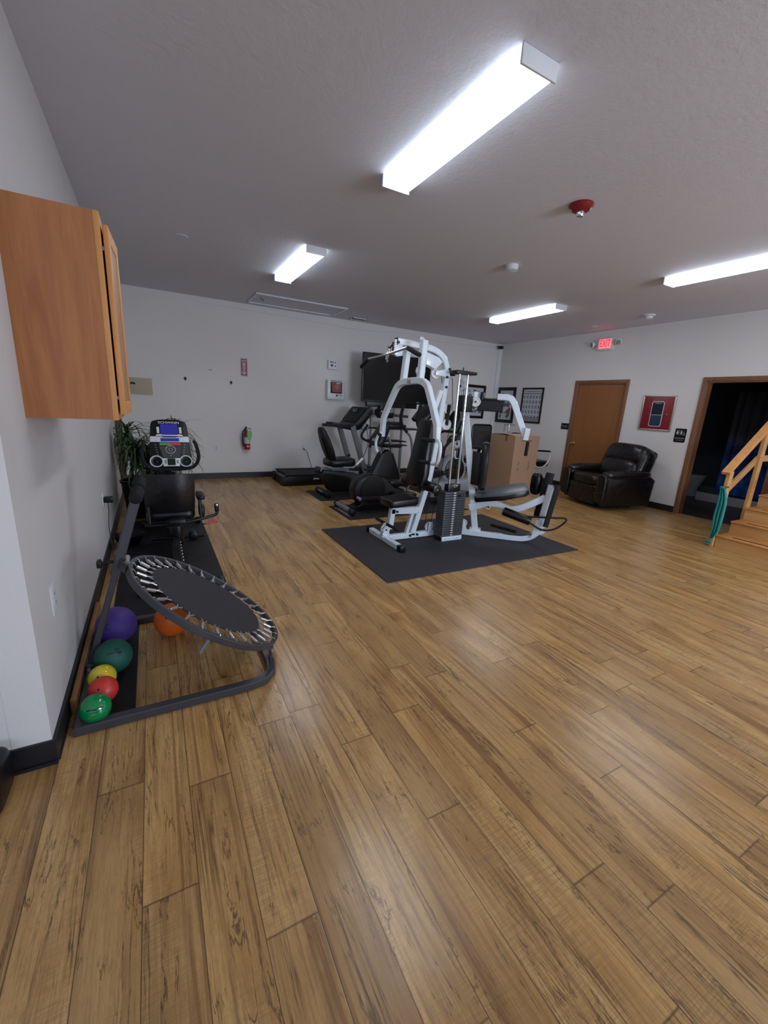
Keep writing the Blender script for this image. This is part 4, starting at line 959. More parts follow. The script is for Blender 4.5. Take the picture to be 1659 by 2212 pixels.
obj('seat_pad_edge', None if False else (lambda m: (m.prism([(-0.313, -0.112), (-0.282, -0.143), (0.05, -0.214), (0.292, -0.173), (0.339, -0.122), (0.339, 0.142), (0.302, 0.183), (0.05, 0.213), (-0.272, 0.143), (-0.313, 0.102)], (0, 0, -0.012), (1, 0, 0), (0, 1, 0), 0.052, 0.006), m)[1])(MB(sp_.xf.copy())), m_vinyl, gy, 'black pad underside')
pulley(S(0.24, 0.375, -0.01), SN, 0.028)
pulley(S(0.825, 0.185, -0.03), SN, 0.055)
obj('end_bracket', MB().prism([(-0.07, -0.10), (0.0, -0.05), (0.05, 0.03), (0.02, 0.12), (-0.03, 0.12), (-0.05, 0.02)], S(0.80, 0.17, -0.048), SD, (0, 0, 1), 0.006, 0.002), m_white, gy)
obj('leg_lever', MB().beam(S(0.86, 0.24, -0.10), S(0.925, 0.70, -0.10), 0.05, 0.05, SN), m_blksteel, gy)
obj('lever_roller', MB().cyl(S(0.79, 0.30, 0.10), S(0.86, 0.80, 0.10), 0.045, 20, bev=0.008), m_foam, gy)
obj('knee_pad', MB().pil(S(0.735, 0.66, 0.16), (0.10, 0.12, 0.25), e=0.6), m_vinyl, gy)
obj('lever_bar', MB().cyl(S(0.92, 0.68, -0.14), S(0.90, 0.66, 0.14), 0.014, 12), m_blksteel, gy)
obj('calf_roller', MB().cyl(S(0.40, 0.365, -0.10), S(0.70, 0.28, -0.10), 0.048, 20, bev=0.012), m_vinyl, gy)
lp = [S(0.66, 0.33, -0.10), S(0.90, 0.345, -0.10), S(1.03, 0.355, -0.10), S(1.06, 0.33, -0.10), S(0.98, 0.24, -0.10), S(0.88, 0.20, -0.10), S(0.80, 0.21, -0.10), S(0.70, 0.26, -0.10)]
obj('foot_loop', MB().tube(lp, 0.011, 10, smooth=4), m_blksteel, gy)
obj('row_handle', MB().cyl(S(0.30, 0.10, 0.25), S(0.58, 0.10, 0.06), 0.018, 14, bev=0.005), m_foam, gy)
obj('row_cable', MB().tube([S(0.42, 0.09, -0.01), S(0.50, 0.082, -0.02), S(0.62, 0.085, -0.02), S(0.80, 0.13, -0.03)], 0.005, 8), m_blk, gy)
# back pad of station two
obj('back_pad_plate', MB().prism([(-0.03, 0.62), (0.09, 0.60), (0.09, 0.97), (-0.04, 0.99)], S(0.045, 0, -0.04), SD, Z0, 0.008, 0.002), m_blksteel, gy)
bp = MB(Matrix((SD, SN, V((0, 0, 1)))).transposed().to_4x4()); bp.xf.translation = S(0.14, 0.86, 0.0)
bp.prism([(-0.14, -0.26), (-0.10, -0.29), (0.10, -0.29), (0.14, -0.26), (0.15, 0.0), (0.14, 0.20), (0.11, 0.23), (-0.11, 0.23), (-0.14, 0.20), (-0.15, 0.0)], (0, 0, 0), (0, 1, 0), (0, 0, 1), 0.08, 0.025)
obj('station_back_pad', bp, m_vinyl, gy)
obj('pad_arm', MB().beam(S(0.0, 1.02, 0.02), S(0.12, 1.02, 0.0), 0.03, 0.03).beam(S(0.0, 0.68, 0.02), S(0.12, 0.68, 0.0), 0.03, 0.03), m_blksteel, gy)
# pec arms
obj('cam_housing', MB().box(PX(1003, 872, 2.93), (0.13, 0.13, 0.17), 0.01), m_blksteel, gy)
pulley(PX(1028, 868, 3.02), SN, 0.05)
obj('arm_crossbeam', MB().beam(S(0.0, 1.48, 0.02), S(0.27, 1.475, 0.02), 0.06, 0.115, SN), m_blksteel, gy)
obj('arm_hinge', MB().cyl(S(0.04, 1.50, 0.02), S(0.04, 1.62, 0.02), 0.022, 14).box(S(0.14, 1.545, 0.02), (0.16, 0.05, 0.025), 0.005, rot=(0, 0, math.atan2(SD.y, SD.x))), m_blksteel, gy)
obj('far_press_arm', MB().beam(S(-0.06, 1.59, 0.02), S(0.05, 1.585, 0.10), 0.05, 0.06), m_white, gy)
wa = [S(0.20, 1.575), S(0.30, 1.575), S(0.345, 1.56), S(0.38, 1.51), S(0.535, 1.175)]
obj('swing_arm', MB().sweep(wa, SN, 0.05, 0.065), m_white, gy)
obj('swing_arm_socket', MB().sweep([S(0.545, 1.27, -0.03), S(0.535, 1.14, -0.03)], SN, 0.06, 0.055), m_white, gy)
obj('swing_handle', MB().cyl(S(0.565, 1.13, -0.05), S(0.56, 0.98, -0.05), 0.018, 16, bev=0.005), m_foam, gy)
obj('swing_handle_plate', MB().box(S(0.555, 1.14, -0.04), (0.09, 0.06, 0.008), 0.002), m_blksteel, gy)
# floating double pulley and cables
dp = PY(967, 897, 3.78)
obj('double_pulley_link', MB().beam(dp+V((0.0, 0, 0.11)), dp+V((-0.01, 0, -0.10)), 0.045, 0.035, YV), m_blksteel, gy)
pulley(dp+V((0.0, 0.0, 0.07)), (0.1, 1, 0), 0.058); pulley(dp+V((-0.01, 0.0, -0.10)), (0.1, 1, 0), 0.058)
p2 = PY(988, 979, 3.60)
obj('cable_pulley_link', MB().sweep([p2+V((-0.035, 0, 0.03)), p2+V((-0.035, 0, -0.03)), p2+V((-0.02, 0, -0.055)), p2+V((0.02, 0, -0.055)), p2+V((0.035, 0, -0.03)), p2+V((0.035, 0, 0.03))], YV, 0.02, 0.01), m_white, gy)
obj('cable_pulley_block', MB().box(p2, (0.05, 0.03, 0.10), 0.005), m_blksteel, gy)
pulley(p2+V((0, 0, 0.10)), (1, 0.3, 0), 0.04); pulley(V((2.86, 3.62, 1.66)), (1, 0.2, 0), 0.05)
cb_ = [([p2+V((0.01, 0, 0.1)), (2.86, 3.58, 1.66)]), ([p2+V((-0.02, 0, 0.1)), (2.84, 3.66, 1.66)]), ([(2.83, sy0+0.03, zt+0.06), p2+V((0, 0, -0.05))]),
       ([dp+V((0.055, 0, 0.08)), (2.79, 3.70, 1.74)]), ([dp+V((-0.055, 0, 0.08)), (2.66, GY, 1.76)]), ([dp+V((-0.06, 0, -0.12)), (2.62, GY+0.02, 0.14)]), ([dp+V((0.045, 0, -0.12)), (2.70, GY+0.02, 0.14)]), ([p2+V((-0.03, 0, 0.02)), (2.80, 3.66, 0.14)])]
for q in cb_: obj('cable', MB().tube(q, 0.0035, 8), m_blk, gy)
obj('hanging_chain', MB().tube([PY(997, 880, 3.62), PY(996, 908, 3.62)], 0.008, 8), m_zinc, gy)

# ------------------------------------------------------------------ treadmill
tr = thing('treadmill', 'black treadmill with grey uprights along the back wall', 'treadmill', (2.65, 7.23, 0))
dk = MB(); dk.prism([(1.86, 0.03), (1.90, 0.005), (3.50, 0.005), (3.60, 0.05), (3.60, 0.20), (3.10, 0.185), (1.95, 0.175), (1.87, 0.14)], (0, 7.23, 0), (1, 0, 0), (0, 0, 1), 0.70, 0.02)
obj('deck', dk, m_blk, tr)
obj('running_belt', MB().bb((1.93, 6.98, 0.176), (3.2, 7.47, 0.192), 0.004), m_rubber2, tr)
for yy in (6.915, 7.54): obj('side_rail', MB().bb((1.90, yy-0.035, 0.176), (3.3, yy+0.035, 0.20), 0.006), m_blkm, tr)
obj('motor_cover', MB().pil((3.42, 7.23, 0.20), (0.46, 0.70, 0.20), e=0.4), m_blk, tr)
for yy in (6.88, 7.52): obj('upright', MB().sweep([V((3.42, yy, 0.10)), V((3.10, yy, 1.03))], YV, 0.05, 0.095), m_silver, tr)
for yy in (6.93, 7.53): obj('rear_cap', MB().box((1.865, yy, 0.09), (0.05, 0.09, 0.15), 0.015), m_blk, tr)
obj('brand_mark', MB().prism([(-0.06, -0.01), (0.06, -0.01), (0.03, 0.02), (0, 0.005), (-0.03, 0.02)], (2.44, 6.877, 0.115), (1, 0, 0), (0, 0, 1), 0.002), m_paper, tr)
con = MB(); cpl = [(-0.20, -0.09), (0.06, -0.13), (0.16, -0.10), (0.38, 0.17), (0.40, 0.25), (0.34, 0.29), (0.27, 0.28), (0.08, 0.05), (0.0, -0.02), (-0.20, -0.035)]
con.prism(cpl, (3.10, 7.20, 1.08), (1, 0, 0), (0, 0, 1), 0.66, 0.03)
obj('console', con, m_blk, tr)
ca = V((0.62, 0, 0.78)).normalized(); cnn = V((-0.78, 0, 0.62)).normalized()
obj('console_face', MB().prism(rrect(0.60, 0.34, 0.05), V((3.255, 7.20, 1.235)), (0, -1, 0), ca, 0.02, 0.006), m_blkm, tr)
obj('console_display', MB().prism(rrect(0.22, 0.08, 0.008), V((3.29, 7.20, 1.30)), (0, -1, 0), ca, 0.024), m_glassd, tr)
for yy, xx in ((6.89, 2.54), (7.51, 2.85)): obj('handrail', MB().sweep([V((xx, yy, 1.045)), V((3.10, yy, 1.03))], YV, 0.05, 0.05), m_blkm, tr)

# ------------------------------------------------------------------ recumbent bike beside the treadmill
r2 = thing('recumbent_bike', 'black seated exercise bike with padded backrest in front of the treadmill', 'exercise bike', (2.9, 6.06, 0))
RY = 6.06
obj('rear_foot', MB().cyl((2.27, 6.33, 0.055), (2.27, 5.80, 0.055), 0.045, 18, bev=0.012), m_blkm, r2)
text('SCHWINN', 0.04, (2.229, 6.10, 0.07), (0, -1, 0), (0.4, 0, 1), m_paper, r2, depth=0.0008)
bd = MB(); bd.prism([(2.40, 0.06), (3.5, 0.04), (3.62, 0.10), (3.60, 0.30), (3.46, 0.66), (3.36, 0.72), (3.22, 0.66), (3.08, 0.36), (2.95, 0.28), (2.75, 0.36), (2.24, 0.42), (2.20, 0.36), (2.33, 0.10)], (0, RY, 0), (1, 0, 0), (0, 0, 1), 0.17, 0.03)
obj('body_shell', bd, m_blk, r2)
obj('seat_rail', MB().beam((2.18, RY, 0.41), (2.85, RY, 0.34), 0.07, 0.06), m_lgrey, r2)
obj('rail_end_cap', MB().box((2.17, RY, 0.41), (0.06, 0.11, 0.10), 0.015), m_blk, r2)
obj('seat_carriage', MB().box((2.52, RY, 0.43), (0.30, 0.14, 0.08), 0.015).beam((2.28, RY-0.16, 0.47), (2.48, RY-0.12, 0.44), 0.03, 0.03), m_lgrey, r2)
obj('seat', MB().pil((2.52, RY, 0.53), (0.44, 0.40, 0.12), (0, -0.06, 0), e=0.35), m_vinyl, r2)
bk = MB(Matrix.Translation(V((2.30, RY, 0.80))) @ Matrix.Rotation(-0.36, 4, 'Y'))
bk.prism([(-0.15, -0.24), (-0.10, -0.28), (0.10, -0.28), (0.15, -0.24), (0.20, -0.08), (0.18, 0.08), (0.12, 0.22), (0.05, 0.27), (-0.05, 0.27), (-0.12, 0.22), (-0.18, 0.08), (-0.20, -0.08)], (0, 0, 0), (0, 1, 0), (0, 0, 1), 0.07, 0.025)
obj('backrest', bk, m_blkm, r2)
obj('backrest_rib', MB(bk.xf.copy()).beam((-0.04, -0.02, -0.2), (-0.045, -0.02, 0.12), 0.02, 0.02, YV), m_blk, r2)
obj('backrest_stem', MB().beam((2.42, RY, 0.44), (2.36, RY, 0.62), 0.05, 0.03, YV), m_lgrey, r2)
for s_ in (1, -1):
    o = obj('seat_handle', MB().tube([(2.50, RY+s_*0.22, 0.47), (2.66, RY+s_*0.25, 0.47), (2.80, RY+s_*0.25, 0.60)], 0.014, 10), m_lgrey, r2)
    obj('grip', MB().cyl((2.70, RY+s_*0.25, 0.508), (2.81, RY+s_*0.25, 0.61), 0.019, 12), m_whitepl if s_ < 0 else m_foam, o)
    o = obj('crank', MB().beam((3.05, RY+s_*0.11, 0.30), (3.05+s_*0.10, RY+s_*0.11, 0.30-s_*0.12), 0.02, 0.03, YV), m_blksteel, r2)
    obj('pedal', MB().box((3.05+s_*0.10, RY+s_*0.17, 0.30-s_*0.12), (0.12, 0.10, 0.03), 0.01), m_blk, o)
obj('front_foot', MB().cyl((3.58, 6.30, 0.05), (3.58, 5.82, 0.05), 0.04, 16, bev=0.01), m_blkm, r2)
mp = MB(); mp.tube([(3.30, RY, 0.66), (3.24, RY, 0.85)], 0.022, 12).tube([(3.44, RY, 0.66), (3.44, RY, 0.80), (3.38, RY, 0.92)], 0.022, 12)
obj('mast', mp, m_silver, r2)
cx_ = MB(Matrix.Translation(V((3.21, RY, 0.93))) @ Matrix.Rotation(0.5, 4, 'Y'))
cx_.prism([(-0.17, -0.16), (0.17, -0.16), (0.19, -0.05), (0.12, 0.22), (-0.12, 0.22), (-0.19, -0.05)], (0, 0, 0), (0, 1, 0), (0, 0, 1), 0.11, 0.03)
obj('console', cx_, m_blk, r2)
obj('console_keys', MB(cx_.xf.copy()).prism(rrect(0.12, 0.05, 0.01), (-0.058, 0.0, -0.09), (0, -1, 0), (0, 0, 1), 0.004), m_lgrey, r2)
hb = MB(); hb.tube([(2.92, RY-0.26, 0.835), (3.06, RY-0.25, 0.82), (3.20, RY-0.12, 0.80), (3.22, RY+0.12, 0.80), (3.10, RY+0.25, 0.84), (3.02, RY+0.27, 0.92), (3.12, RY+0.25, 1.10)], 0.018, 12, smooth=4)
obj('handlebar', hb, m_foam, r2)
obj('tray', MB().box((3.45, RY-0.05, 0.80), (0.42, 0.20, 0.02), 0.008).box((3.40, RY-0.05, 0.77), (0.30, 0.16, 0.02), 0.008), m_blk, r2)

# ------------------------------------------------------------------ elliptical in front
el = thing('elliptical_trainer', 'black elliptical with round rear housing behind the multi gym', 'elliptical machine', (2.85, 5.05, 0))
EY = 5.06
obj('housing', MB().prism([(2.30, 0.06), (3.0, 0.05), (3.25, 0.10), (3.22, 0.20), (2.93, 0.30), (2.72, 0.47)]+[(2.54+0.25*math.cos(a), 0.285+0.22*math.sin(a)) for a in [PI*0.30+i*PI*1.0/14 for i in range(15)]], (0, EY, 0), (1, 0, 0), (0, 0, 1), 0.20, 0.03), m_blk, el)
obj('disc_cover', MB().lathe([(0.185, 0.0), (0.185, 0.022), (0.165, 0.030), (0.02, 0.032)], (2.57, EY-0.09, 0.30), (0, -1, 0), 40), m_blkm, el)
o = obj('rear_foot', MB().cyl((2.19, 5.27, 0.058), (2.19, 4.84, 0.058), 0.035, 18), m_silver, el, 'grey rear crossbar')
for yy, y2 in ((5.27, 5.32), (4.84, 4.75)): obj('foot_cap', MB().cyl((2.19, yy, 0.058), (2.19, y2, 0.055), 0.045, 16, bev=0.01), m_blk, o)
for s_ in (-1, 1):
    q = PY(776, 1077, 4.88) if s_ < 0 else V((2.72, 5.26, 0.40))
    o = obj('pedal_arm', MB().beam(q+V((0.02, 0, 0.0)), (2.85, EY+s_*0.18, 0.20 if s_ < 0 else 0.33), 0.04, 0.045), m_blksteel, el)
    obj('pivot_pin', MB().cyl(q+V((0, -0.03, 0)), q+V((0, 0.05, 0)), 0.022, 14), m_lgrey, o)
    obj('foot_pedal', MB().pil((3.02 if s_ < 0 else 3.13, EY+s_*0.19, 0.22 if s_ < 0 else 0.32), (0.36, 0.15, 0.09), (0, 0.05, 0), e=0.35), m_vinyl, o)
    obj('link_rod', MB().tube([(3.30, EY+s_*0.20, 0.12), (3.36, EY+s_*0.20, 0.55)], 0.02, 12), m_lgrey, o)
    obj('moving_handlebar', MB().tube([(3.36, EY+s_*0.22, 0.50), (3.36, EY+s_*0.22, 0.80), (3.32, EY+s_*0.22, 0.98), (3.25, EY+s_*0.22, 1.06)], 0.017, 12, smooth=4), m_silver, el)
    obj('handlebar_foam', MB().tube([(3.25, EY+s_*0.22, 1.06), (3.16, EY+s_*0.22, 1.16), (3.13, EY+s_*0.22, 1.28), (3.17, EY+s_*0.22, 1.46)], 0.022, 12, smooth=4), m_foam, el)
obj('frame_beam', MB().beam((3.0, EY, 0.09), (3.75, EY, 0.09), 0.07, 0.07), m_blksteel, el)
obj('front_foot', MB().cyl((3.78, 5.30, 0.05), (3.78, 4.80, 0.05), 0.036, 16, bev=0.008), m_blk, el)
obj('mast', MB().beam((3.62, EY, 0.12), (3.42, EY, 1.25), 0.06, 0.08, YV), m_silver, el)
ec = MB(Matrix.Translation(V((3.38, EY, 1.33))) @ Matrix.Rotation(0.75, 4, 'Y')); ec.prism([(-0.16, -0.13), (0.16, -0.13), (0.18, 0.0), (0.14, 0.15), (-0.14, 0.15), (-0.18, 0.0)], (0, 0, 0), (0, 1, 0), (0, 0, 1), 0.08, 0.02)
obj('console', ec, m_blk, el)

# ------------------------------------------------------------------ grey elliptical behind the weight stack
eg = thing('elliptical_trainer', 'grey and black elliptical partly hidden behind the weight stack', 'elliptical machine', (4.55, 5.75, 0))
ex, ey = 4.45, 5.75
obj('base_shell', MB().pil((ex+0.05, ey, 0.14), (1.0, 0.42, 0.24), e=0.5), m_lgrey, eg)
obj('flywheel_housing', MB().lathe([(0.25, -0.07), (0.27, -0.04), (0.27, 0.04), (0.25, 0.07), (0.05, 0.09)], (ex+0.05, ey, 0.40), (0, -1, 0), 36), m_lgrey, eg)
obj('flywheel_cap', MB().lathe([(0.20, -0.10), (0.20, 0.09), (0.17, 0.105), (0.02, 0.11)], (ex+0.05, ey, 0.42), (0, -1, 0), 36), m_blk, eg)
obj('mast', MB().beam((ex+0.28, ey, 0.2), (ex+0.12, ey, 1.30), 0.07, 0.09, YV), m_lgrey, eg)
for s_ in (1, -1):
    obj('swing_bar', MB().tube([(ex+0.05, ey+s_*0.24, 0.45), (ex-0.02, ey+s_*0.25, 0.80), (ex-0.22, ey+s_*0.27, 1.0), (ex-0.30, ey+s_*0.27, 0.86)], 0.022, 12, smooth=5), m_foam, eg)
    obj('swing_bar', MB().tube([(ex-0.42, ey+s_*0.26, 0.62), (ex-0.30, ey+s_*0.26, 0.86), (ex-0.05, ey+s_*0.25, 1.03), (ex+0.12, ey+s_*0.12, 1.06)], 0.022, 12, smooth=5), m_foam, eg)
    o = obj('pedal_arm', MB().beam((ex-0.62, ey+s_*0.2, 0.30), (ex-0.05, ey+s_*0.2, 0.22 if s_ > 0 else 0.42), 0.035, 0.05), m_blksteel, eg)
    obj('foot_pedal', MB().pil((ex-0.5, ey+s_*0.2, 0.36 if s_ > 0 else 0.40), (0.38, 0.16, 0.10), e=0.4), m_blk, o)
ek = MB(Matrix.Translation(V((ex+0.02, ey, 1.22))) @ Matrix.Rotation(0.35, 4, 'Y'))
ek.prism([(-0.15, -0.20), (0.15, -0.20), (0.17, 0.05), (0.10, 0.18), (-0.10, 0.18), (-0.17, 0.05)], (0, 0, 0), (0, 1, 0), (0, 0, 1), 0.10, 0.03)
obj('console', ek, m_blk, eg)
obj('console_vent', MB(ek.xf.copy()).prism(rrect(0.22, 0.04, 0.01), (-0.053, 0, -0.15), (0, -1, 0), (0, 0, 1), 0.006), m_lgrey, eg)

# ------------------------------------------------------------------ television and its cart
tv = thing('television', 'large black flat television on a stand in front of the back wall', 'television', (4.2, 7.30, 1.46))
TA, TB = V((3.47, 7.36, 0)), V((4.93, 7.28, 0)); TX = (TB-TA).normalized(); TN = V((0, 0, 1)).cross(TX); TN = -TN if TN.y > 0 else TN
tm = (TA+TB)/2+V((0, 0, 1.915))
obj('casing', MB().prism(rrect(1.46, 0.88, 0.012), tm, TX, (0, 0, 1), 0.045, 0.006), m_blk, tv)
obj('screen', MB().prism(rrect(1.42, 0.83, 0.004), tm+TN*0.0235+V((0, 0, 0.008)), TX, (0, 0, 1), 0.003), m_screen, tv)
obj('brand_logo', MB().prism(rrect(0.06, 0.014, 0.006), tm+TN*0.026+V((0, 0, -0.40))+TX*0.48, TX, (0, 0, 1), 0.002), m_lgrey, tv, 'small grey maker mark')
ct = thing('tv_cart', 'tall black television cart with shelves by the back wall', 'cart', (4.1, 7.45, 0))
obj('mounting_rail', MB().box(tm+V((-0.05, 0.05, -0.47)), (1.12, 0.05, 0.12), 0.006), m_blk, ct)
for x in (3.75, 4.45):
    o = obj('post', MB().cyl((x, 7.45, 0.05), (x, 7.45, 0.62), 0.028, 16).cyl((x, 7.45, 0.62), (x, 7.45, 1.5), 0.022, 16), m_silver, ct)
    obj('collar', MB().cyl((x, 7.45, 0.60), (x, 7.45, 0.65), 0.032, 16), m_blk, o)
    obj('foot_bar', MB().box((x, 7.35, 0.04), (0.05, 0.80, 0.05), 0.006), m_silver, ct)
obj('cross_bar', MB().box((4.1, 7.45, 0.10), (0.70, 0.04, 0.05), 0.006), m_silver, ct)
obj('upper_shelf', MB().box((4.25, 7.32, 0.985), (1.05, 0.40, 0.022), 0.006), m_blkm, ct)
obj('lower_shelf', MB().box((4.05, 7.32, 0.745), (0.70, 0.36, 0.022), 0.006), m_blkm, ct)
single('media_player', MB().box((4.18, 7.30, 1.035), (0.42, 0.26, 0.07), 0.008), m_blk, 'thick black media box on the upper shelf of the television cart', 'media player')
single('cable_box', MB().box((4.12, 7.30, 1.095), (0.36, 0.22, 0.04), 0.006), m_blkm, 'thin black cable box stacked on the thicker media box', 'cable box')
ck = thing('video_console', 'grey and black console unit hanging above the cart shelf under the television', 'console', (3.92, 7.25, 1.22))
obj('body', MB().box((3.92, 7.25, 1.27), (0.34, 0.20, 0.13), 0.03, rot=(0.3, 0, 0)), m_blkm, ck)
obj('display', MB().box((3.92, 7.148, 1.30), (0.26, 0.01, 0.06), 0.004, rot=(0.3, 0, 0)), m_lgrey, ck)
obj('bracket', MB().box((3.90, 7.36, 1.30), (0.10, 0.14, 0.24), 0.01).beam((4.0, 7.25, 1.25), (4.42, 7.2, 1.23), 0.07, 0.05), m_blk, ck)
wl = [[(3.66, 7.55, 1.5), (3.70, 7.6, 1.1), (3.78, 7.6, 0.7), (3.7, 7.62, 0.4)], [(3.72, 7.55, 1.5), (3.80, 7.6, 1.0), (3.62, 7.6, 0.95), (3.70, 7.6, 1.2), (3.85, 7.5, 1.25)], [(4.1, 7.5, 1.2), (4.3, 7.55, 1.06), (4.5, 7.5, 1.15)], [(4.05, 7.5, 0.73), (4.0, 7.5, 0.55), (4.12, 7.5, 0.42), (4.2, 7.5, 0.52), (4.12, 7.5, 0.68), (4.0, 7.5, 0.74)], [(4.15, 7.5, 0.97), (4.08, 7.5, 0.75), (4.02, 7.5, 0.62)], [(4.2, 7.5, 0.97), (4.12, 7.5, 0.78)]]
cbn = thing('cable_bundle', 'loose black cables hanging from the television to the cart shelves', 'cables', (3.9, 7.55, 0.4))
for q in wl: obj('cable', MB().tube(q, 0.006, 8, smooth=8), m_blk, cbn)

# ------------------------------------------------------------------ things on the back wall
def sign(name, label, cat, p, w_, h, m, nrm, th=0.004, rad=0.003):
    nrm = V(nrm); ax = V((0, 0, 1)).cross(nrm); p = V(p)
    t = thing(name, label, cat, p)
    obj('plate', MB().prism(rrect(w_, h, rad), p+nrm*th/2, ax, (0, 0, 1), th), m, t)
    return t, ax, (lambda x, y, e=0.0: p+ax*x+V((0, 0, y))+nrm*(th+0.0006+e)), nrm
BN = V((0, -1, 0)); RN = V((-1, 0, 0)); Z = V((0, 0, 1))
t, ax, q, nn = sign('fire_sign', 'narrow red and white FIRE sign with a down arrow on the back wall', 'sign', (1.448, YB, 1.92), 0.115, 0.295, m_redpanel, BN)
text('FIRE', 0.045, q(0, 0.108), ax, Z, m_paper, t, sx=0.9, off=0.001)
obj('arrow', MB().prism([(-0.030, 0.078), (0.030, 0.078), (0.022, 0.06), (0.016, -0.075), (0.040, -0.075), (0.0, -0.125), (-0.040, -0.075), (-0.016, -0.075), (-0.022, 0.06)], q(0, 0), ax, Z, 0.0012), m_paper, t, 'white arrow')
obj('arrow_slot', MB().prism([(-0.004, 0.05), (0.004, 0.05), (0.004, -0.09), (-0.004, -0.09)], q(0, 0, 0.001), ax, Z, 0.001), m_redpanel, t)
obj('border', MB().prism([(-0.0575, -0.1475), (0.0575, -0.1475), (0.0575, -0.132), (-0.0575, -0.132)], q(0, 0), ax, Z, 0.0008).prism([(-0.0575, -0.1475), (-0.05, -0.1475), (-0.05, 0.1475), (-0.0575, 0.1475)], q(0, 0), ax, Z, 0.0008).prism([(0.05, -0.1475), (0.0575, -0.1475), (0.0575, 0.1475), (0.05, 0.1475)], q(0, 0), ax, Z, 0.0008), m_paper, t, 'white border')
t, ax, q, nn = sign('aed_sign', 'white AED sign with black heart projecting from the back wall', 'sign', (3.065, YB-0.045, 2.11), 0.165, 0.155, m_whitepl, BN)
text('AED', 0.042, q(-0.022, 0.045), ax, Z, m_ink, t, off=0.0012)
def heart(s): return [(s*0.0, -s*0.9), (s*0.75, -s*0.05), (s*0.8, s*0.35), (s*0.55, s*0.62), (s*0.25, s*0.6), (0, s*0.35), (-s*0.25, s*0.6), (-s*0.55, s*0.62), (-s*0.8, s*0.35), (-s*0.75, -s*0.05)]
obj('heart_symbol', MB().prism(heart(0.034), q(-0.022, -0.012), ax, Z, 0.001), m_ink, t, 'black heart')
obj('bolt_symbol', MB().prism([(0.006, 0.016), (-0.008, 0.0), (0.0, 0.0), (-0.006, -0.016), (0.008, 0.002), (0.0, 0.002)], q(-0.022, -0.010, 0.001), ax, Z, 0.001), m_paper, t)
obj('side_symbols', MB().prism(rrect(0.022, 0.024, 0.009), q(0.048, 0.042), ax, Z, 0.001).prism(heart(0.018), q(0.048, -0.02), ax, Z, 0.001), m_ink, t)
obj('side_flange', MB().box(q(-0.088, 0, 0)+V((0, 0.02, 0)), (0.008, 0.05, 0.155), 0.002).box(q(0.088, 0, 0)+V((0, 0.02, 0)), (0.008, 0.05, 0.155), 0.002), m_whitepl, t)
ab = thing('defibrillator_cabinet', 'white wall cabinet holding a red defibrillator bag', 'first aid cabinet', (3.12, YB, 1.66))
q0 = V((3.115, YB-0.11, 1.66))
obj('box', MB().bb((2.95, YB-0.10, 1.485), (3.28, YB-0.001, 1.835), 0.004), m_whitepl, ab)
dr_ = obj('door', MB().prism(rrect(0.335, 0.355, 0.006), q0+V((0, 0.005, 0)), (1, 0, 0), Z, 0.012, 0.003), m_whitepl, ab)
obj('window', MB().prism(rrect(0.235, 0.205, 0.004), q0+V((0.005, -0.002, 0.035)), (1, 0, 0), Z, 0.004), m_screen, dr_)
obj('red_bag', MB().prism([(-0.085, -0.085), (0.10, -0.085), (0.105, 0.09), (-0.10, 0.09)], q0+V((0.008, -0.0045, 0.038)), (1, 0, 0), Z, 0.002), m_redpanel, dr_, 'red bag seen through the window')
obj('heart_mark', MB().tube([q0+V((0.02+x, -0.0065, 0.045+y)) for x, y in heart(0.042)], 0.004, 6, closed=True), m_paper, dr_, 'white heart outline')
obj('bolt_mark', MB().prism([(0.006, 0.016), (-0.008, 0.0), (0.0, 0.0), (-0.006, -0.016), (0.008, 0.002), (0.0, 0.002)], q0+V((0.018, -0.006, 0.045)), (1, 0, 0), Z, 0.002), m_paper, dr_)
text('DEFIBRILLATOR', 0.030, q0+V((0, -0.002, 0.157)), (1, 0, 0), Z, m_ink, dr_, sx=1.05, off=0.0005)
obj('logo_mark', MB().prism(rrect(0.04, 0.036, 0.006), q0+V((0.018, -0.0025, -0.105)), (1, 0, 0), Z, 0.002).prism(rrect(0.075, 0.010, 0.004), q0+V((0.09, -0.0025, -0.098)), (1, 0, 0), Z, 0.002), M('dark_blue_print', srgb(40, 40, 78), 0.5), dr_)
obj('bag_tag', MB().prism(rrect(0.08, 0.022, 0.004), q0+V((0.04, -0.006, 0.115)), (1, 0, 0), Z, 0.002), m_paper, dr_)
bd_ = thing('plywood_patch', 'small beige wooden panel with a dark hole on the back wall', 'wall panel', (-0.12, YB, 1.51))
obj('panel', MB().bb((-0.36, YB-0.03, 1.385), (0.03, YB-0.001, 1.63), 0.003), m_beige, bd_)
obj('hole', MB().prism([(-0.045, -0.012), (0.04, -0.012), (0.03, 0.01), (0.0, 0.022), (-0.025, 0.016)], (-0.235, YB-0.031, 1.54), (1, 0, 0), Z, 0.002), m_ink, bd_, 'dark splintered hole')
for i, (px, py, lab) in enumerate(((400, 817, 'black peg on the back wall, left of the FIRE sign and nearest the wooden panel'), (499, 826, 'black peg on the back wall just left of and below the FIRE sign'))):
    p = PY(px, py, YB); single('wall_peg', MB().lathe([(0.014, 0.0), (0.014, -0.002), (0.02, 0.018), (0.012, 0.03), (0.004, 0.034)], (p.x, YB-0.0, p.z), (0, -1, 0)).box((p.x+0.004, YB-0.02, p.z-0.02), (0.014, 0.012, 0.03), 0.004), m_ink, lab, 'wall peg', 'pegs on the back wall')
p = PY(454, 799, YB); single('wall_screw', MB().box((p.x-0.012, YB-0.008, p.z), (0.016, 0.014, 0.01), 0.002).box((p.x+0.014, YB-0.008, p.z+0.002), (0.014, 0.014, 0.014), 0.002), m_ink, 'tiny dark screws high on the back wall between the two pegs', 'screw')
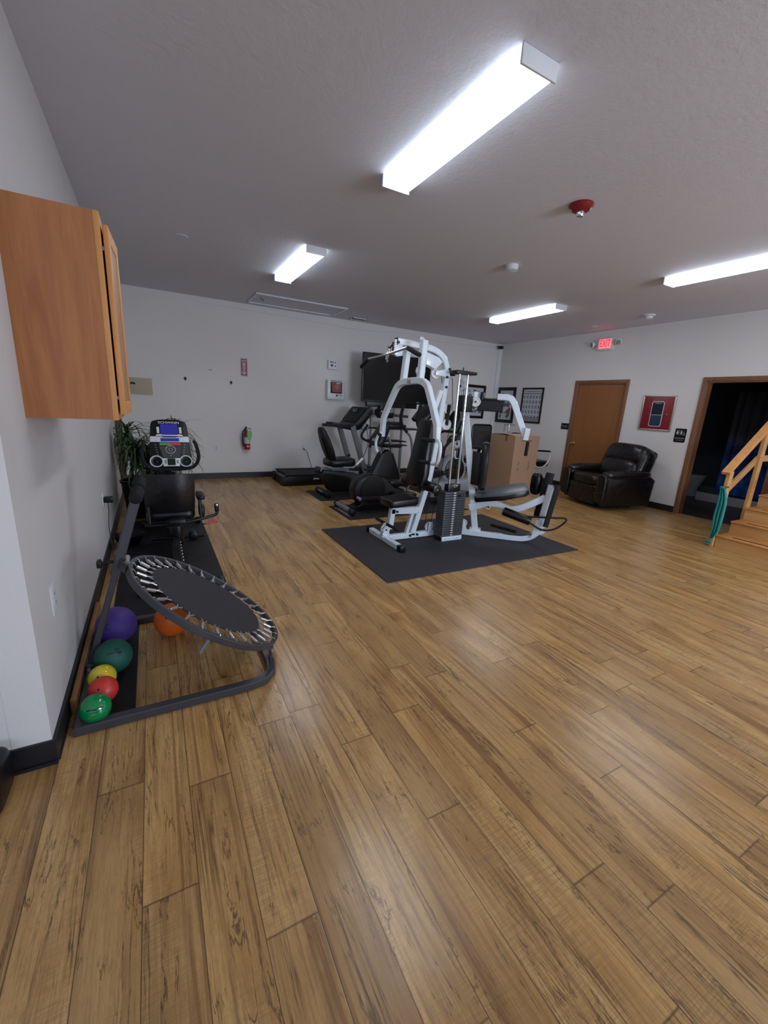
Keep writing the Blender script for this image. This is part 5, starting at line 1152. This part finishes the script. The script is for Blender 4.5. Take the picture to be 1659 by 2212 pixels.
# fire extinguisher
E0 = V((1.452, YB-0.075, 0.52)); fe = thing('fire_extinguisher', 'red fire extinguisher with green tag hanging on the back wall', 'fire extinguisher', E0)
obj('cylinder', MB().lathe([(0.045, 0.0), (0.052, 0.008), (0.053, 0.02), (0.053, 0.27), (0.045, 0.30), (0.024, 0.325), (0.018, 0.34)], E0), m_redp, fe)
obj('label_band', MB().lathe([(0.0536, 0.11), (0.0536, 0.22)], E0), m_paper, fe, 'pale label band')
obj('lower_mark', MB().box(E0+V((0.008, -0.052, 0.06)), (0.05, 0.008, 0.022), 0.003), m_paper, fe)
obj('valve', MB().cyl(E0+V((0, 0, 0.335)), E0+V((0, 0, 0.365)), 0.016, 14).beam(E0+V((-0.01, 0, 0.37)), E0+V((0.085, -0.01, 0.385)), 0.014, 0.008), m_chrome, fe)
obj('lever', MB().beam(E0+V((-0.02, 0, 0.385)), E0+V((0.08, -0.01, 0.355)), 0.014, 0.008).sph(E0+V((-0.01, 0, 0.395)), 0.014, 12), m_blk, fe)
obj('hose', MB().tube([E0+V((-0.015, 0, 0.355)), E0+V((-0.07, -0.01, 0.31)), E0+V((-0.078, -0.015, 0.18)), E0+V((-0.066, -0.015, 0.06))], [0.010, 0.013], 10, smooth=6), m_blk, fe)
obj('inspection_tag', MB().prism([(-0.035, 0.09), (0.03, 0.10), (0.045, 0.03), (0.02, -0.07), (-0.035, -0.05)], E0+V((0.035, -0.062, 0.24)), (1, 0, 0), Z, 0.003), m_green, fe, 'green inspection tag')
obj('wall_bracket', MB().box(E0+V((0, 0.066, 0.33)), (0.05, 0.016, 0.10), 0.002), m_blk, fe)
# security camera and raceways
sc_ = thing('security_camera', 'small black security camera in the back right corner under the ceiling', 'camera', (7.12, 7.74, 2.86))
obj('body', MB().box((7.12, 7.72, 2.85), (0.09, 0.10, 0.07), 0.02), m_blk, sc_)
obj('lens', MB().cyl((7.10, 7.68, 2.85), (7.06, 7.62, 2.83), 0.028, 16, bev=0.005), m_screen, sc_)
obj('mount', MB().box((7.16, 7.80, 2.87), (0.05, 0.08, 0.05), 0.01), m_blkm, sc_)
single('cable_raceway', MB().bb((7.16, YB-0.018, 0.3), (7.185, YB, 2.83)), m_white, 'thin vertical white cable channel in the back right corner', 'cable channel')
single('ceiling_wire', MB().tube([(0.7, YB-0.01, 2.86), (2.4, YB-0.01, 2.83), (3.6, YB-0.01, 2.80), (4.6, YB-0.01, 2.86), (5.4, YB-0.01, 2.80), (6.2, YB-0.01, 2.82), (7.1, YB-0.01, 2.84)], 0.004, 6, smooth=8), m_whitepl, 'thin wire sagging along the top of the back wall', 'wire')
# framed posters
def poster(label, p, w_, h, nrm, fw, kind):
    nrm = V(nrm); ax = Z.cross(nrm); p = V(p)
    t = thing('framed_poster', label, 'framed poster', p)
    f = MB()
    for (x, y, a, b) in ((0, h/2-fw/2, w_, fw), (0, -h/2+fw/2, w_, fw), (-w_/2+fw/2, 0, fw, h-2*fw), (w_/2-fw/2, 0, fw, h-2*fw)):
        f.prism([(-a/2, -b/2), (a/2, -b/2), (a/2, b/2), (-a/2, b/2)], p+ax*x+Z*y+nrm*0.011, ax, Z, 0.022, 0.002)
    obj('frame', f, m_blk, t)
    obj('sheet', MB().prism([(-w_/2+fw*0.9, -h/2+fw*0.9), (w_/2-fw*0.9, -h/2+fw*0.9), (w_/2-fw*0.9, h/2-fw*0.9), (-w_/2+fw*0.9, h/2-fw*0.9)], p+nrm*0.005, ax, Z, 0.006), m_paper, t)
    iw, ih = w_-2*fw, h-2*fw; Q = lambda x, y: p+ax*x+Z*y+nrm*0.009
    if kind == 'chart':
        bg = MB(); bg.prism([(-iw/2, -ih/2), (iw/2, -ih/2), (iw/2, -ih/2+0.10), (-iw/2, -ih/2+0.10)], Q(0, 0), ax, Z, 0.001)
        obj('grey_footer', bg, m_lgrey, t)
        obj('title_bar', MB().prism([(-iw/2*0.95, -0.006), (iw/2*0.95, -0.006), (iw/2*0.95, 0.006), (-iw/2*0.95, 0.006)], Q(0, ih/2-0.09), ax, Z, 0.001), m_ink, t)
        print_marks(Q(0, ih/2-0.045), ax, Z, iw*0.86, 0.018, 22, m_ink, t)
        fig = MB(); box_ = MB()
        for r_ in range(5):
            for c_ in range(6):
                cx2 = -iw/2+iw*(c_+0.5)/6; cy2 = ih/2-0.16-r_*0.105
                box_.prism([(-0.038, -0.044), (0.038, -0.044), (0.038, 0.040), (-0.038, 0.040)], Q(cx2, cy2), ax, Z, 0.0008)
                b = random.uniform(-0.012, 0.012)
                fig.prism([(-0.005, -0.030), (0.005, -0.030), (0.006+b, 0.018), (-0.006+b, 0.018)], Q(cx2, cy2)+nrm*0.001, ax, Z, 0.001)
                fig.prism([(-0.018, 0.0), (0.018, 0.005+b), (0.018, 0.010+b), (-0.018, 0.006)], Q(cx2, cy2)+nrm*0.001, ax, Z, 0.001)
                fig.prism(circ(0.006, 8, b, 0.025), Q(cx2, cy2)+nrm*0.001, ax, Z, 0.001)
        obj('picture_boxes', box_, M('pale_print', srgb(168, 170, 182), 0.6), t); obj('figures', fig, m_ink, t)
    else:
        gq = MB()
        for k in range(26):
            x = random.uniform(-iw*0.42, iw*0.42); y = random.uniform(-ih*0.42, ih*0.40); a = random.uniform(0.02, 0.06)
            gq.prism([(-a, -a*0.6), (a*0.7, -a), (a, a*0.5), (-a*0.4, a)], Q(x, y)+nrm*0.0002*k, ax, Z, 0.0006)
        obj('print', gq, M('grey_print', srgb(96, 98, 108), 0.5, 0, 0.6, 20), t)
        obj('orange_print', MB().prism([(-0.03, -0.08), (0.03, -0.08), (0.04, 0.06), (-0.02, 0.08)], Q(iw*0.30, -ih*0.20)+nrm*0.006, ax, Z, 0.001), M('orange_print_ink', srgb(150, 76, 50), 0.5), t)
    return t
poster('black framed chart of small exercise figures left of the brown door', (XR, 6.755, 1.595), 0.59, 0.75, RN, 0.035, 'chart')
poster('black framed picture on the right wall nearest the back corner, glass reflecting', (XR, 7.53, 1.585), 0.56, 0.80, RN, 0.07, 'print')
poster('dark framed picture on the back wall behind the weight stack', (6.60, YB, 1.62), 0.62, 0.75, BN, 0.06, 'print')

# ------------------------------------------------------------------ things on the right wall
def rsign(name, label, y, z, wd, h, m, cat='sign', th=0.006, rad=0.01): return sign(name, label, cat, (XR, y, z), wd, h, m, RN, th, rad)
t, ax, q, nn = rsign('room_sign', 'small black room sign with white line beside the brown door', 5.81, 1.215, 0.18, 0.12, m_blk)
print_marks(q(0, 0.006), ax, Z, 0.15, 0.010, 14, m_paper, t)
obj('dots', MB().prism(rrect(0.12, 0.005, 0.002), q(0, -0.02), ax, Z, 0.001), m_lgrey, t)
t, ax, q, nn = rsign('restroom_sign', 'black restroom sign with white figures beside the dark doorway', 3.648, 1.218, 0.165, 0.215, m_blk, rad=0.018)
def man(x, sk):
    b = [(-0.012, 0.018), (0.012, 0.018), (0.016, -0.005), (0.010, -0.03), (-0.010, -0.03), (-0.016, -0.005)] if sk else [(-0.014, 0.018), (0.014, 0.018), (0.010, -0.03), (-0.010, -0.03)]
    return [(a+x, c+0.045) for a, c in b]
mg = MB(); mg.prism(man(-0.045, True), q(0, 0), ax, Z, 0.001).prism(circ(0.008, 12, -0.045, 0.073), q(0, 0), ax, Z, 0.001).prism(man(0.012, False), q(0, 0), ax, Z, 0.001).prism(circ(0.008, 12, 0.012, 0.073), q(0, 0), ax, Z, 0.001)
mg.prism([(-0.0195, 0.005), (-0.0165, 0.005), (-0.0165, 0.085), (-0.0195, 0.085)], q(0, 0), ax, Z, 0.001)
mg.tube([q(0.050+0.014*math.cos(a), 0.020+0.014*math.sin(a)) for a in [2*PI*i/14 for i in range(14)]], 0.002, 6, closed=True).prism(circ(0.005, 10, 0.046, 0.055), q(0, 0), ax, Z, 0.001).prism([(0.043, 0.05), (0.049, 0.05), (0.051, 0.028), (0.062, 0.026), (0.062, 0.031), (0.055, 0.032)], q(0, 0), ax, Z, 0.001)
obj('figures', mg, m_paper, t, 'white figures')
text('RESTROOM', 0.026, q(0, -0.045), ax, Z, m_paper, t, depth=0.0004)
obj('braille', MB().prism(rrect(0.11, 0.006, 0.003), q(0, -0.075), ax, Z, 0.001), m_lgrey, t)
ec_ = thing('extinguisher_cabinet', 'red recessed fire extinguisher cabinet with dark window between the doors', 'fire cabinet', (XR, 4.067, 1.545))
f = MB(); yw, zh = 0.50, 0.54
for (y, z, a, b) in ((0, zh/2, yw+0.02, 0.025), (0, -zh/2, yw+0.02, 0.025), (-yw/2, 0, 0.025, zh), (yw/2, 0, 0.025, zh)): f.box((XR-0.012, 4.067+y, 1.545+z), (0.022, a, b), 0.003)
obj('frame', f, m_alu, ec_)
dd = obj('door', MB().box((XR-0.010, 4.067, 1.545), (0.014, yw-0.02, zh-0.02), 0.002), m_redpanel, ec_)
obj('window_trim', MB().prism(rrect(0.195, 0.40, 0.03), (XR-0.0185, 4.07, 1.53), (0, -1, 0), Z, 0.004), m_whitepl, dd)
obj('window', MB().prism(rrect(0.175, 0.38, 0.025), (XR-0.0205, 4.07, 1.53), (0, -1, 0), Z, 0.003), m_glassd, dd)
obj('crossbar', MB().box((XR-0.022, 4.07, 1.515), (0.003, 0.17, 0.006)), m_whitepl, dd)
obj('lower_pane', MB().box((XR-0.0215, 4.07, 1.43), (0.003, 0.165, 0.155)), M('blue_grey_pane', srgb(46, 60, 92), 0.25), dd)
obj('latch', MB().cyl((XR-0.017, 3.90, 1.53), (XR-0.03, 3.90, 1.53), 0.008, 12), m_chrome, dd)
print_marks((XR-0.0225, 4.07, 1.70), (0, -1, 0), Z, 0.11, 0.010, 10, m_paper, dd)
xs = thing('exit_sign', 'lit red EXIT sign with two emergency lamp heads on the right wall', 'exit sign', (XR, 5.20, 2.70))
ey0, ez0 = 5.20, 2.705
obj('housing', MB().box((XR-0.025, ey0, ez0), (0.05, 0.32, 0.21), 0.01), m_whitepl, xs)
obj('face', MB().box((XR-0.051, ey0+0.0, ez0+0.008), (0.004, 0.235, 0.155)), M('exit_face', srgb(236, 110, 120), 0.4, emit=srgb(240, 90, 100), es=0.9), xs, 'pink glowing panel')
text('EXIT', 0.165, (XR-0.0545, ey0, ez0+0.008), (0, -1, 0), Z, M('exit_red', srgb(240, 30, 40), 0.4, emit=srgb(255, 20, 35), es=1.6), xs, 'lit_letters', sx=0.62, off=0.002)
for s_ in (1, -1):
    o = obj('lamp_head', MB().lathe([(0.03, 0.0), (0.052, 0.02), (0.055, 0.05), (0.048, 0.055)], (XR-0.02, ey0+s_*0.235, ez0+0.02), V((-0.8, s_*0.5, -0.2)), 24), m_whitepl, xs)
    obj('lamp_glass', MB().lathe([(0.046, 0.054), (0.03, 0.060), (0.005, 0.062)], (XR-0.02, ey0+s_*0.235, ez0+0.02), V((-0.8, s_*0.5, -0.2)), 24), m_lgrey, o)
    obj('lamp_neck', MB().cyl((XR-0.02, ey0+s_*0.15, ez0+0.02), (XR-0.025, ey0+s_*0.235, ez0+0.02), 0.014, 12), m_whitepl, xs)

# ------------------------------------------------------------------ cardboard box with a metal stand behind, chairs
bx = thing('cardboard_box', 'tall closed brown cardboard box between the multi gym and the right wall', 'box', (5.85, 5.62, 0))
cbx = [PZ(1097, 1069), PZ(1152, 1057)]
A = V((5.50, 5.33, 0)); Bp = V((6.12, 5.36, 0)); 
A = PY(1114, 942, 5.33); hz = A.z; A.z = 0; Bp = PY(1166, 945, 5.38); Bp.z = 0; Cp = V((A.x-0.03, A.y+0.58, 0)); Dp = Bp+(Cp-A)
def hexbox(pts, z0, z1): 
    m = MB(); m.add([(p.x, p.y, z0) for p in pts]+[(p.x, p.y, z1) for p in pts], [(3, 2, 1, 0), (4, 5, 6, 7)]+[(i, (i+1) % 4, 4+(i+1) % 4, 4+i) for i in range(4)]); return m
bx.location = ((A+Dp)/2)
obj('carton', hexbox([A, Bp, Dp, Cp], 0.002, hz), m_card, bx)
u = (Bp-A).normalized(); nb = V((u.y, -u.x, 0))
fl_ = MB(); fl_.prism([(0, 0), ((Bp-A).length*0.99, 0), ((Bp-A).length*0.97, 0.004), (0.02, 0.004)], A+Z*hz, u, Z, 0.004)
obj('top_flaps', MB().add([tuple(A+Z*(hz+0.001)), tuple(Bp+Z*(hz+0.001)), tuple(Bp*0.55+Dp*0.45+Z*(hz+0.02)), tuple(A*0.55+Cp*0.45+Z*(hz+0.02)), tuple(Dp+Z*(hz+0.001)), tuple(Cp+Z*(hz+0.001))], [(0, 1, 2, 3), (3, 2, 4, 5)]), M('cardboard_top', srgb(172, 140, 108), 0.85), bx)
pr_ = MB()
for (x, z, a) in ((0.16, 0.56, 0.025), (0.16, 0.45, 0.02)):
    pr_.tube([A+u*(x+a*math.cos(k*2*PI/8))+Z*(z+a*math.sin(k*2*PI/8))+nb*0.002 for k in range(8)], 0.003, 6, closed=True)
obj('printed_symbols', pr_, M('brown_print', srgb(96, 72, 56), 0.8), bx)
obj('printed_words', MB().prism([(-0.008, -0.09), (0.0, -0.09), (0.0, 0.09), (-0.008, 0.09)], A+u*0.44+Z*0.50+nb*0.001, u, Z, 0.002).prism([(0.0, -0.06), (0.006, -0.06), (0.006, 0.03), (0.0, 0.03)], A+u*0.455+Z*0.50+nb*0.001, u, Z, 0.002), M('brown_print_b', srgb(96, 72, 56), 0.8), bx)
obj('box_tape', MB().add([tuple(A*0.7+Cp*0.3+Z*(hz+0.0)+V((-0.003, 0, 0))), tuple(A*0.62+Cp*0.38+Z*(hz+0.0)+V((-0.003, 0, 0))), tuple(A*0.62+Cp*0.38+Z*(hz-0.1)+V((-0.003, 0, 0))), tuple(A*0.7+Cp*0.3+Z*(hz-0.1)+V((-0.003, 0, 0)))], [(0, 1, 2, 3)]), M('packing_tape', srgb(120, 90, 62), 0.3), bx)
ms = thing('metal_stand', 'slim chrome T-shaped stand rising behind the cardboard box', 'stand', (6.35, 6.2, 0))
p = PY(1105, 940, 6.2); pt = PY(1107, 918, 6.2)
obj('pole', MB().cyl((p.x, 6.2, 0.02), (pt.x, 6.2, pt.z), 0.012, 12), m_chrome, ms)
obj('crossbar', MB().cyl((pt.x-0.13, 6.2, pt.z), (pt.x+0.15, 6.2, pt.z), 0.010, 10), m_chrome, ms)
obj('bottle_hook', MB().cyl((pt.x-0.11, 6.2, pt.z-0.02), (pt.x-0.11, 6.2, pt.z-0.14), 0.012, 10), m_lgrey, ms)
obj('base', MB().cyl((p.x, 6.2, 0.0), (p.x, 6.2, 0.03), 0.13, 24, bev=0.005), m_blk, ms)
ms.location = (p.x, 6.2, 0)
# mesh office chair left of the box
def meshback():
    t = NT('black_chair_mesh'); p = t.obc(); sp = t.n.new('ShaderNodeSeparateXYZ'); t.l.new(p, sp.inputs[0])
    a = t.math('SINE', t.math('MULTIPLY', sp.outputs[0], 900.0)); b = t.math('SINE', t.math('MULTIPLY', sp.outputs[2], 900.0))
    al = t.math('MAXIMUM', t.math('GREATER_THAN', a, -0.5), t.math('GREATER_THAN', b, -0.5))
    t.b.inputs['Base Color'].default_value = (*srgb(30, 30, 34), 1); t.b.inputs['Roughness'].default_value = 0.6
    t.l.new(al, t.b.inputs['Alpha']); return t.m
oc = thing('office_chair', 'black mesh backed office chair left of the cardboard box', 'chair', (5.45, 6.15, 0))
cx3, cy3 = 5.44, 6.15
obj('back_frame', MB().tube([(cx3+x, cy3, 0.95+y) for x, y in rrect(0.46, 0.44, 0.06, 4)], 0.016, 8, closed=True), m_blk, oc)
obj('back_mesh', MB().prism(rrect(0.44, 0.42, 0.05), (cx3, cy3, 0.95), (1, 0, 0), Z, 0.006), meshback(), oc)
obj('lumbar_bar', MB().tube([(cx3-0.14, cy3+0.03, 0.76), (cx3-0.12, cy3+0.03, 0.98), (cx3+0.10, cy3+0.03, 1.03)], 0.01, 8, smooth=4), m_blkm, oc)
obj('seat', MB().pil((cx3+0.05, cy3+0.25, 0.48), (0.50, 0.50, 0.12), e=0.4), m_vinyl, oc)
obj('back_stem', MB().beam((cx3, cy3, 0.74), (cx3+0.02, cy3+0.15, 0.44), 0.06, 0.03), m_blk, oc)
def chair_base(t, x, y):
    obj('gas_column', MB().cyl((x, y, 0.10), (x, y, 0.42), 0.028, 14), m_blk, t)
    for k in range(5):
        a = 2*PI*k/5+0.4; d = V((math.cos(a), math.sin(a), 0))
        o = obj('base_arm', MB().beam(V((x, y, 0.11)), V((x, y, 0.085))+d*0.28, 0.04, 0.03), m_blk, t)
        obj('caster', MB().cyl(V((x, y, 0.028))+d*0.28+V((-d.y, d.x, 0))*0.022, V((x, y, 0.028))+d*0.28-V((-d.y, d.x, 0))*0.022, 0.027, 14), m_blk, o)
chair_base(oc, cx3+0.03, cy3+0.22)
o2 = thing('office_chair', 'black office chair with looped white armrest between box and brown door', 'chair', (6.75, 5.95, 0))
cx4, cy4 = 6.62, 5.95
obj('seat', MB().pil((cx4+0.02, cy4, 0.475), (0.52, 0.52, 0.13), e=0.4), m_vinyl, o2)
for s_ in (-1,):
    ay_ = cy4-0.28
    obj('arm_loop', MB().tube([(cx4-0.25, ay_, 0.70), (cx4+0.10, ay_, 0.70), (cx4+0.20, ay_, 0.66), (cx4+0.17, ay_, 0.52), (cx4+0.05, ay_, 0.42), (cx4-0.12, ay_, 0.42), (cx4-0.22, ay_, 0.52), (cx4-0.28, ay_, 0.62)], 0.016, 10, closed=True, smooth=4), m_whitepl, o2)
    obj('arm_pad', MB().pil((cx4-0.02, ay_, 0.735), (0.44, 0.07, 0.035), (0, 0.04, 0), e=0.5), m_blk, o2)
obj('backrest', MB().pil((cx4-0.36, cy4+0.05, 0.80), (0.08, 0.46, 0.50), (0, -0.1, 0), e=0.45), m_vinyl, o2)
obj('seat_mechanism', MB().box((cx4-0.05, cy4, 0.39), (0.2, 0.16, 0.06), 0.01).beam((cx4-0.05, cy4, 0.39), (cx4-0.32, cy4, 0.60), 0.06, 0.03), m_blk, o2)
chair_base(o2, cx4-0.03, cy4)

# ------------------------------------------------------------------ recliner
rc = thing('recliner', 'black leather recliner armchair in front of the brown door', 'armchair', (6.72, 4.28, 0))
RM = Matrix.Translation(V((6.62, 4.29, 0))) @ Matrix.Rotation(math.radians(166), 4, 'Z')
def R(): return MB(RM.copy())
obj('base', R().box((0.0, 0, 0.035), (0.62, 0.60, 0.05), 0.01), m_blk, rc)
obj('body', R().box((0.0, 0, 0.22), (0.78, 0.66, 0.30), 0.03), m_leather, rc)
for s_ in (1, -1):
    am = R(); am.prism([(-0.46, 0.07), (0.40, 0.07), (0.46, 0.14), (0.47, 0.42), (0.44, 0.52), (0.36, 0.585), (0.2, 0.59), (-0.40, 0.56), (-0.50, 0.50)], (0, s_*0.415, 0), (1, 0, 0), Z, 0.17, 0.05)
    o = obj('armrest', am, m_leather, rc)
    obj('arm_cushion', R().pil((0.02, s_*0.42, 0.57), (0.86, 0.21, 0.13), (0, 0.03, 0), e=0.55), m_leather, o)
    obj('arm_front_pad', R().pil((0.45, s_*0.42, 0.34), (0.09, 0.19, 0.46), e=0.5), m_leather, o)
obj('seat_cushion', R().pil((0.12, 0, 0.42), (0.72, 0.66, 0.19), (0, -0.06, 0), e=0.45), m_leather, rc)
obj('front_band', R().pil((0.42, 0, 0.31), (0.10, 0.65, 0.12), e=0.35), m_leather, rc)
obj('footrest_panel', R().pil((0.42, 0, 0.165), (0.09, 0.65, 0.20), e=0.25), m_leather, rc)
obj('back_shell', R().box((-0.42, 0, 0.62), (0.16, 0.76, 0.68), 0.06, rot=(0, -0.33, 0)), m_leather, rc)
obj('lumbar_cushion', R().pil((-0.24, 0, 0.60), (0.28, 0.74, 0.36), (0, -0.33, 0), e=0.55), m_leather, rc)
obj('head_cushion', R().pil((-0.36, 0, 0.85), (0.32, 0.82, 0.34), (0, -0.33, 0), e=0.55), m_leather, rc)
obj('back_wing', R().pil((-0.34, 0.36, 0.70), (0.26, 0.16, 0.50), (0, -0.33, 0), e=0.6), m_leather, rc)
obj('back_wing', R().pil((-0.34, -0.36, 0.70), (0.26, 0.16, 0.50), (0, -0.33, 0), e=0.6), m_leather, rc)

# ------------------------------------------------------------------ training stairs
SX, SY = 5.79, 2.26
stp = thing('training_stairs', 'pine practice stairs with handrails at the right picture edge', 'stairs', (SX+0.6, SY-0.4, 0))
rise, run, wd = 0.148, 0.285, 0.78
for k in range(5):
    x0 = SX+k*run; z = rise*(k+1)
    x1 = x0+run+0.002 if k < 4 else x0+0.75
    o = obj('step', MB().bb((x0+0.012, SY-wd, 0.0), (x1, SY-0.005, z-0.02)), m_piney, stp)
    obj('tread', MB().bb((x0-0.005, SY-wd-0.01, z-0.019), (x1, SY, z), 0.003), m_oakl, o)
    obj('grip_strip', MB().bb((x0+0.05, SY-wd+0.05, z+0.0002), (x0+0.085, SY-0.14, z+0.0015)), m_ink, o)
def rail(yy, nm_):
    obj('newel_post', MB().bb((SX-0.03, yy, 0.0), (SX+0.055, yy+0.038, 0.905), 0.003), m_pine, stp)
    obj('middle_post', MB().bb((SX+2*run+0.05, yy, 0.0), (SX+2*run+0.14, yy+0.038, 1.42), 0.003), m_pine, stp)
    obj('top_post', MB().bb((SX+4*run+0.1, yy, 0.0), (SX+4*run+0.19, yy+0.038, 1.80), 0.003), m_pine, stp)
    obj('handrail', MB().beam((SX-0.10, yy+0.019, 0.885), (SX+4*run+0.15, yy+0.019, 1.90), 0.085, 0.035, V((0, 1, 0))), m_oakl, stp)
    obj('mid_rail', MB().beam((SX, yy+0.045, 0.62), (SX+2*run+0.10, yy+0.045, 1.04), 0.03, 0.075, V((0, 1, 0))), m_pine, stp)
    obj('mid_rail', MB().beam((SX+2*run+0.10, yy+0.045, 1.04), (SX+4*run+0.75, yy+0.045, 1.06), 0.03, 0.075, V((0, 1, 0))), m_pine, stp)
rail(SY+0.002, 'left'); rail(SY-wd-0.042, 'right')
tb = thing('resistance_band', 'teal resistance band tied along the front post of the stairs', 'exercise band', (SX-0.05, SY+0.05, 0))
bt_ = MB(); pts = [PX(1561, 1052, SX-0.045), PX(1562, 1062, SX-0.05), PX(1560, 1085, SX-0.06), PX(1552, 1115, SX-0.06), PX(1545, 1145, SX-0.06), PX(1536, 1163, SX-0.05)]
vs = []; fs = []; ww = [0.02, 0.035, 0.055, 0.06, 0.045, 0.018]
P2 = catmull(pts, 5); n2 = len(P2)
for i, p in enumerate(P2):
    wv = ww[0]+(0) if False else (lambda f: ww[int(f)]*(1-f % 1)+ww[min(5, int(f)+1)]*(f % 1))(i*5/(n2-1))
    for k in range(9):
        t_ = k/8-0.5; vs.append(p+V((0.012*math.cos(k*2.1), t_*wv*1.6, 0)))
m_ = len(vs)
for i in range(n2-1):
    for k in range(8): fs.append((i*9+k, i*9+k+1, (i+1)*9+k+1, (i+1)*9+k))
vs += [v+V((-0.004, 0, 0)) for v in vs]; fs += [tuple(a+m_ for a in f) for f in fs]
bt_.add(vs, fs); obj('band', bt_, m_teal, tb)
obj('knot', MB().pil(PX(1561, 1053, SX-0.045), (0.04, 0.05, 0.03), e=0.7).tube([PX(1555, 1056, SX-0.04), PX(1575, 1052, SX-0.04)], 0.008, 8).pil(PX(1531, 1169, SX-0.05), (0.05, 0.07, 0.03), e=0.7).tube([PX(1526, 1164, SX-0.05), PX(1527, 1174, SX-0.05)], 0.01, 8), m_teal, tb)

# ------------------------------------------------------------------ restroom contents seen through the doorway
tl_ = thing('toilet', 'white toilet in the dark restroom beyond the open doorway', 'toilet', (9.45, 4.30, 0))
tx, ty = 9.45, 4.30
obj('bowl', MB().lathe([(0.11, 0.0), (0.12, 0.05), (0.10, 0.15), (0.15, 0.27), (0.19, 0.38), (0.19, 0.40), (0.14, 0.40)], (tx, ty, 0)), m_ceramic, tl_)
obj('seat_lid', MB().lathe([(0.20, 0.40), (0.205, 0.415), (0.20, 0.43), (0.02, 0.44)], (tx, ty, 0)), m_ceramic, tl_)
obj('flush_pipe', MB().cyl((tx+0.25, ty, 0.0), (tx+0.25, ty, 0.42), 0.03, 12), m_chrome, tl_)
sb_ = thing('shower_stall', 'low pale shower curb in the dark restroom', 'shower base', (9.6, 3.5, 0))
obj('curb', MB().bb((9.05, 2.4, 0.0), (9.15, 4.02, 0.16), 0.01), m_ceramic, sb_)
obj('pan', MB().bb((9.15, 2.4, 0.0), (10.25, 4.02, 0.06)), m_ceramic, sb_)
def curtain_mat():
    t = NT('blue_printed_curtain'); p = t.obc()
    n = t.noise(t.mapping(p, (1, 2.2, 2.2)), 1.3, 4, 0.6, 0.6)
    c = t.ramp(n, [(0.30, srgb(16, 26, 40)), (0.45, srgb(24, 60, 120)), (0.56, srgb(40, 96, 190)), (0.66, srgb(60, 120, 170)), (0.78, srgb(150, 160, 180))])
    sp = t.n.new('ShaderNodeSeparateXYZ'); t.l.new(p, sp.inputs[0])
    zz = t.ramp(t.math('ADD', t.math('MULTIPLY', sp.outputs[2], 0.5), t.math('MULTIPLY', n, 0.25)), [(0.50, 0.0), (0.66, 1.0)])
    t.l.new(t.mix(zz, c, srgb(84, 84, 96)), t.b.inputs['Base Color']); t.b.inputs['Roughness'].default_value = 0.6
    return t.m
cu_ = MB(); vs = []; fs = []; n3 = 60
for i in range(n3+1):
    y = 2.45+1.35*i/n3; x = 9.24+0.025*math.sin(i*0.9)
    vs += [V((x, y, 0.17)), V((x, y, 2.0)), V((x+0.004, y, 0.17)), V((x+0.004, y, 2.0))]
for i in range(n3):
    a = 4*i; fs += [(a, a+1, a+5, a+4), (a+2, a+3, a+7, a+6)]
cu_.add(vs, fs); single('shower_curtain', cu_, curtain_mat(), 'dark shower curtain with blue print in the restroom', 'shower curtain')
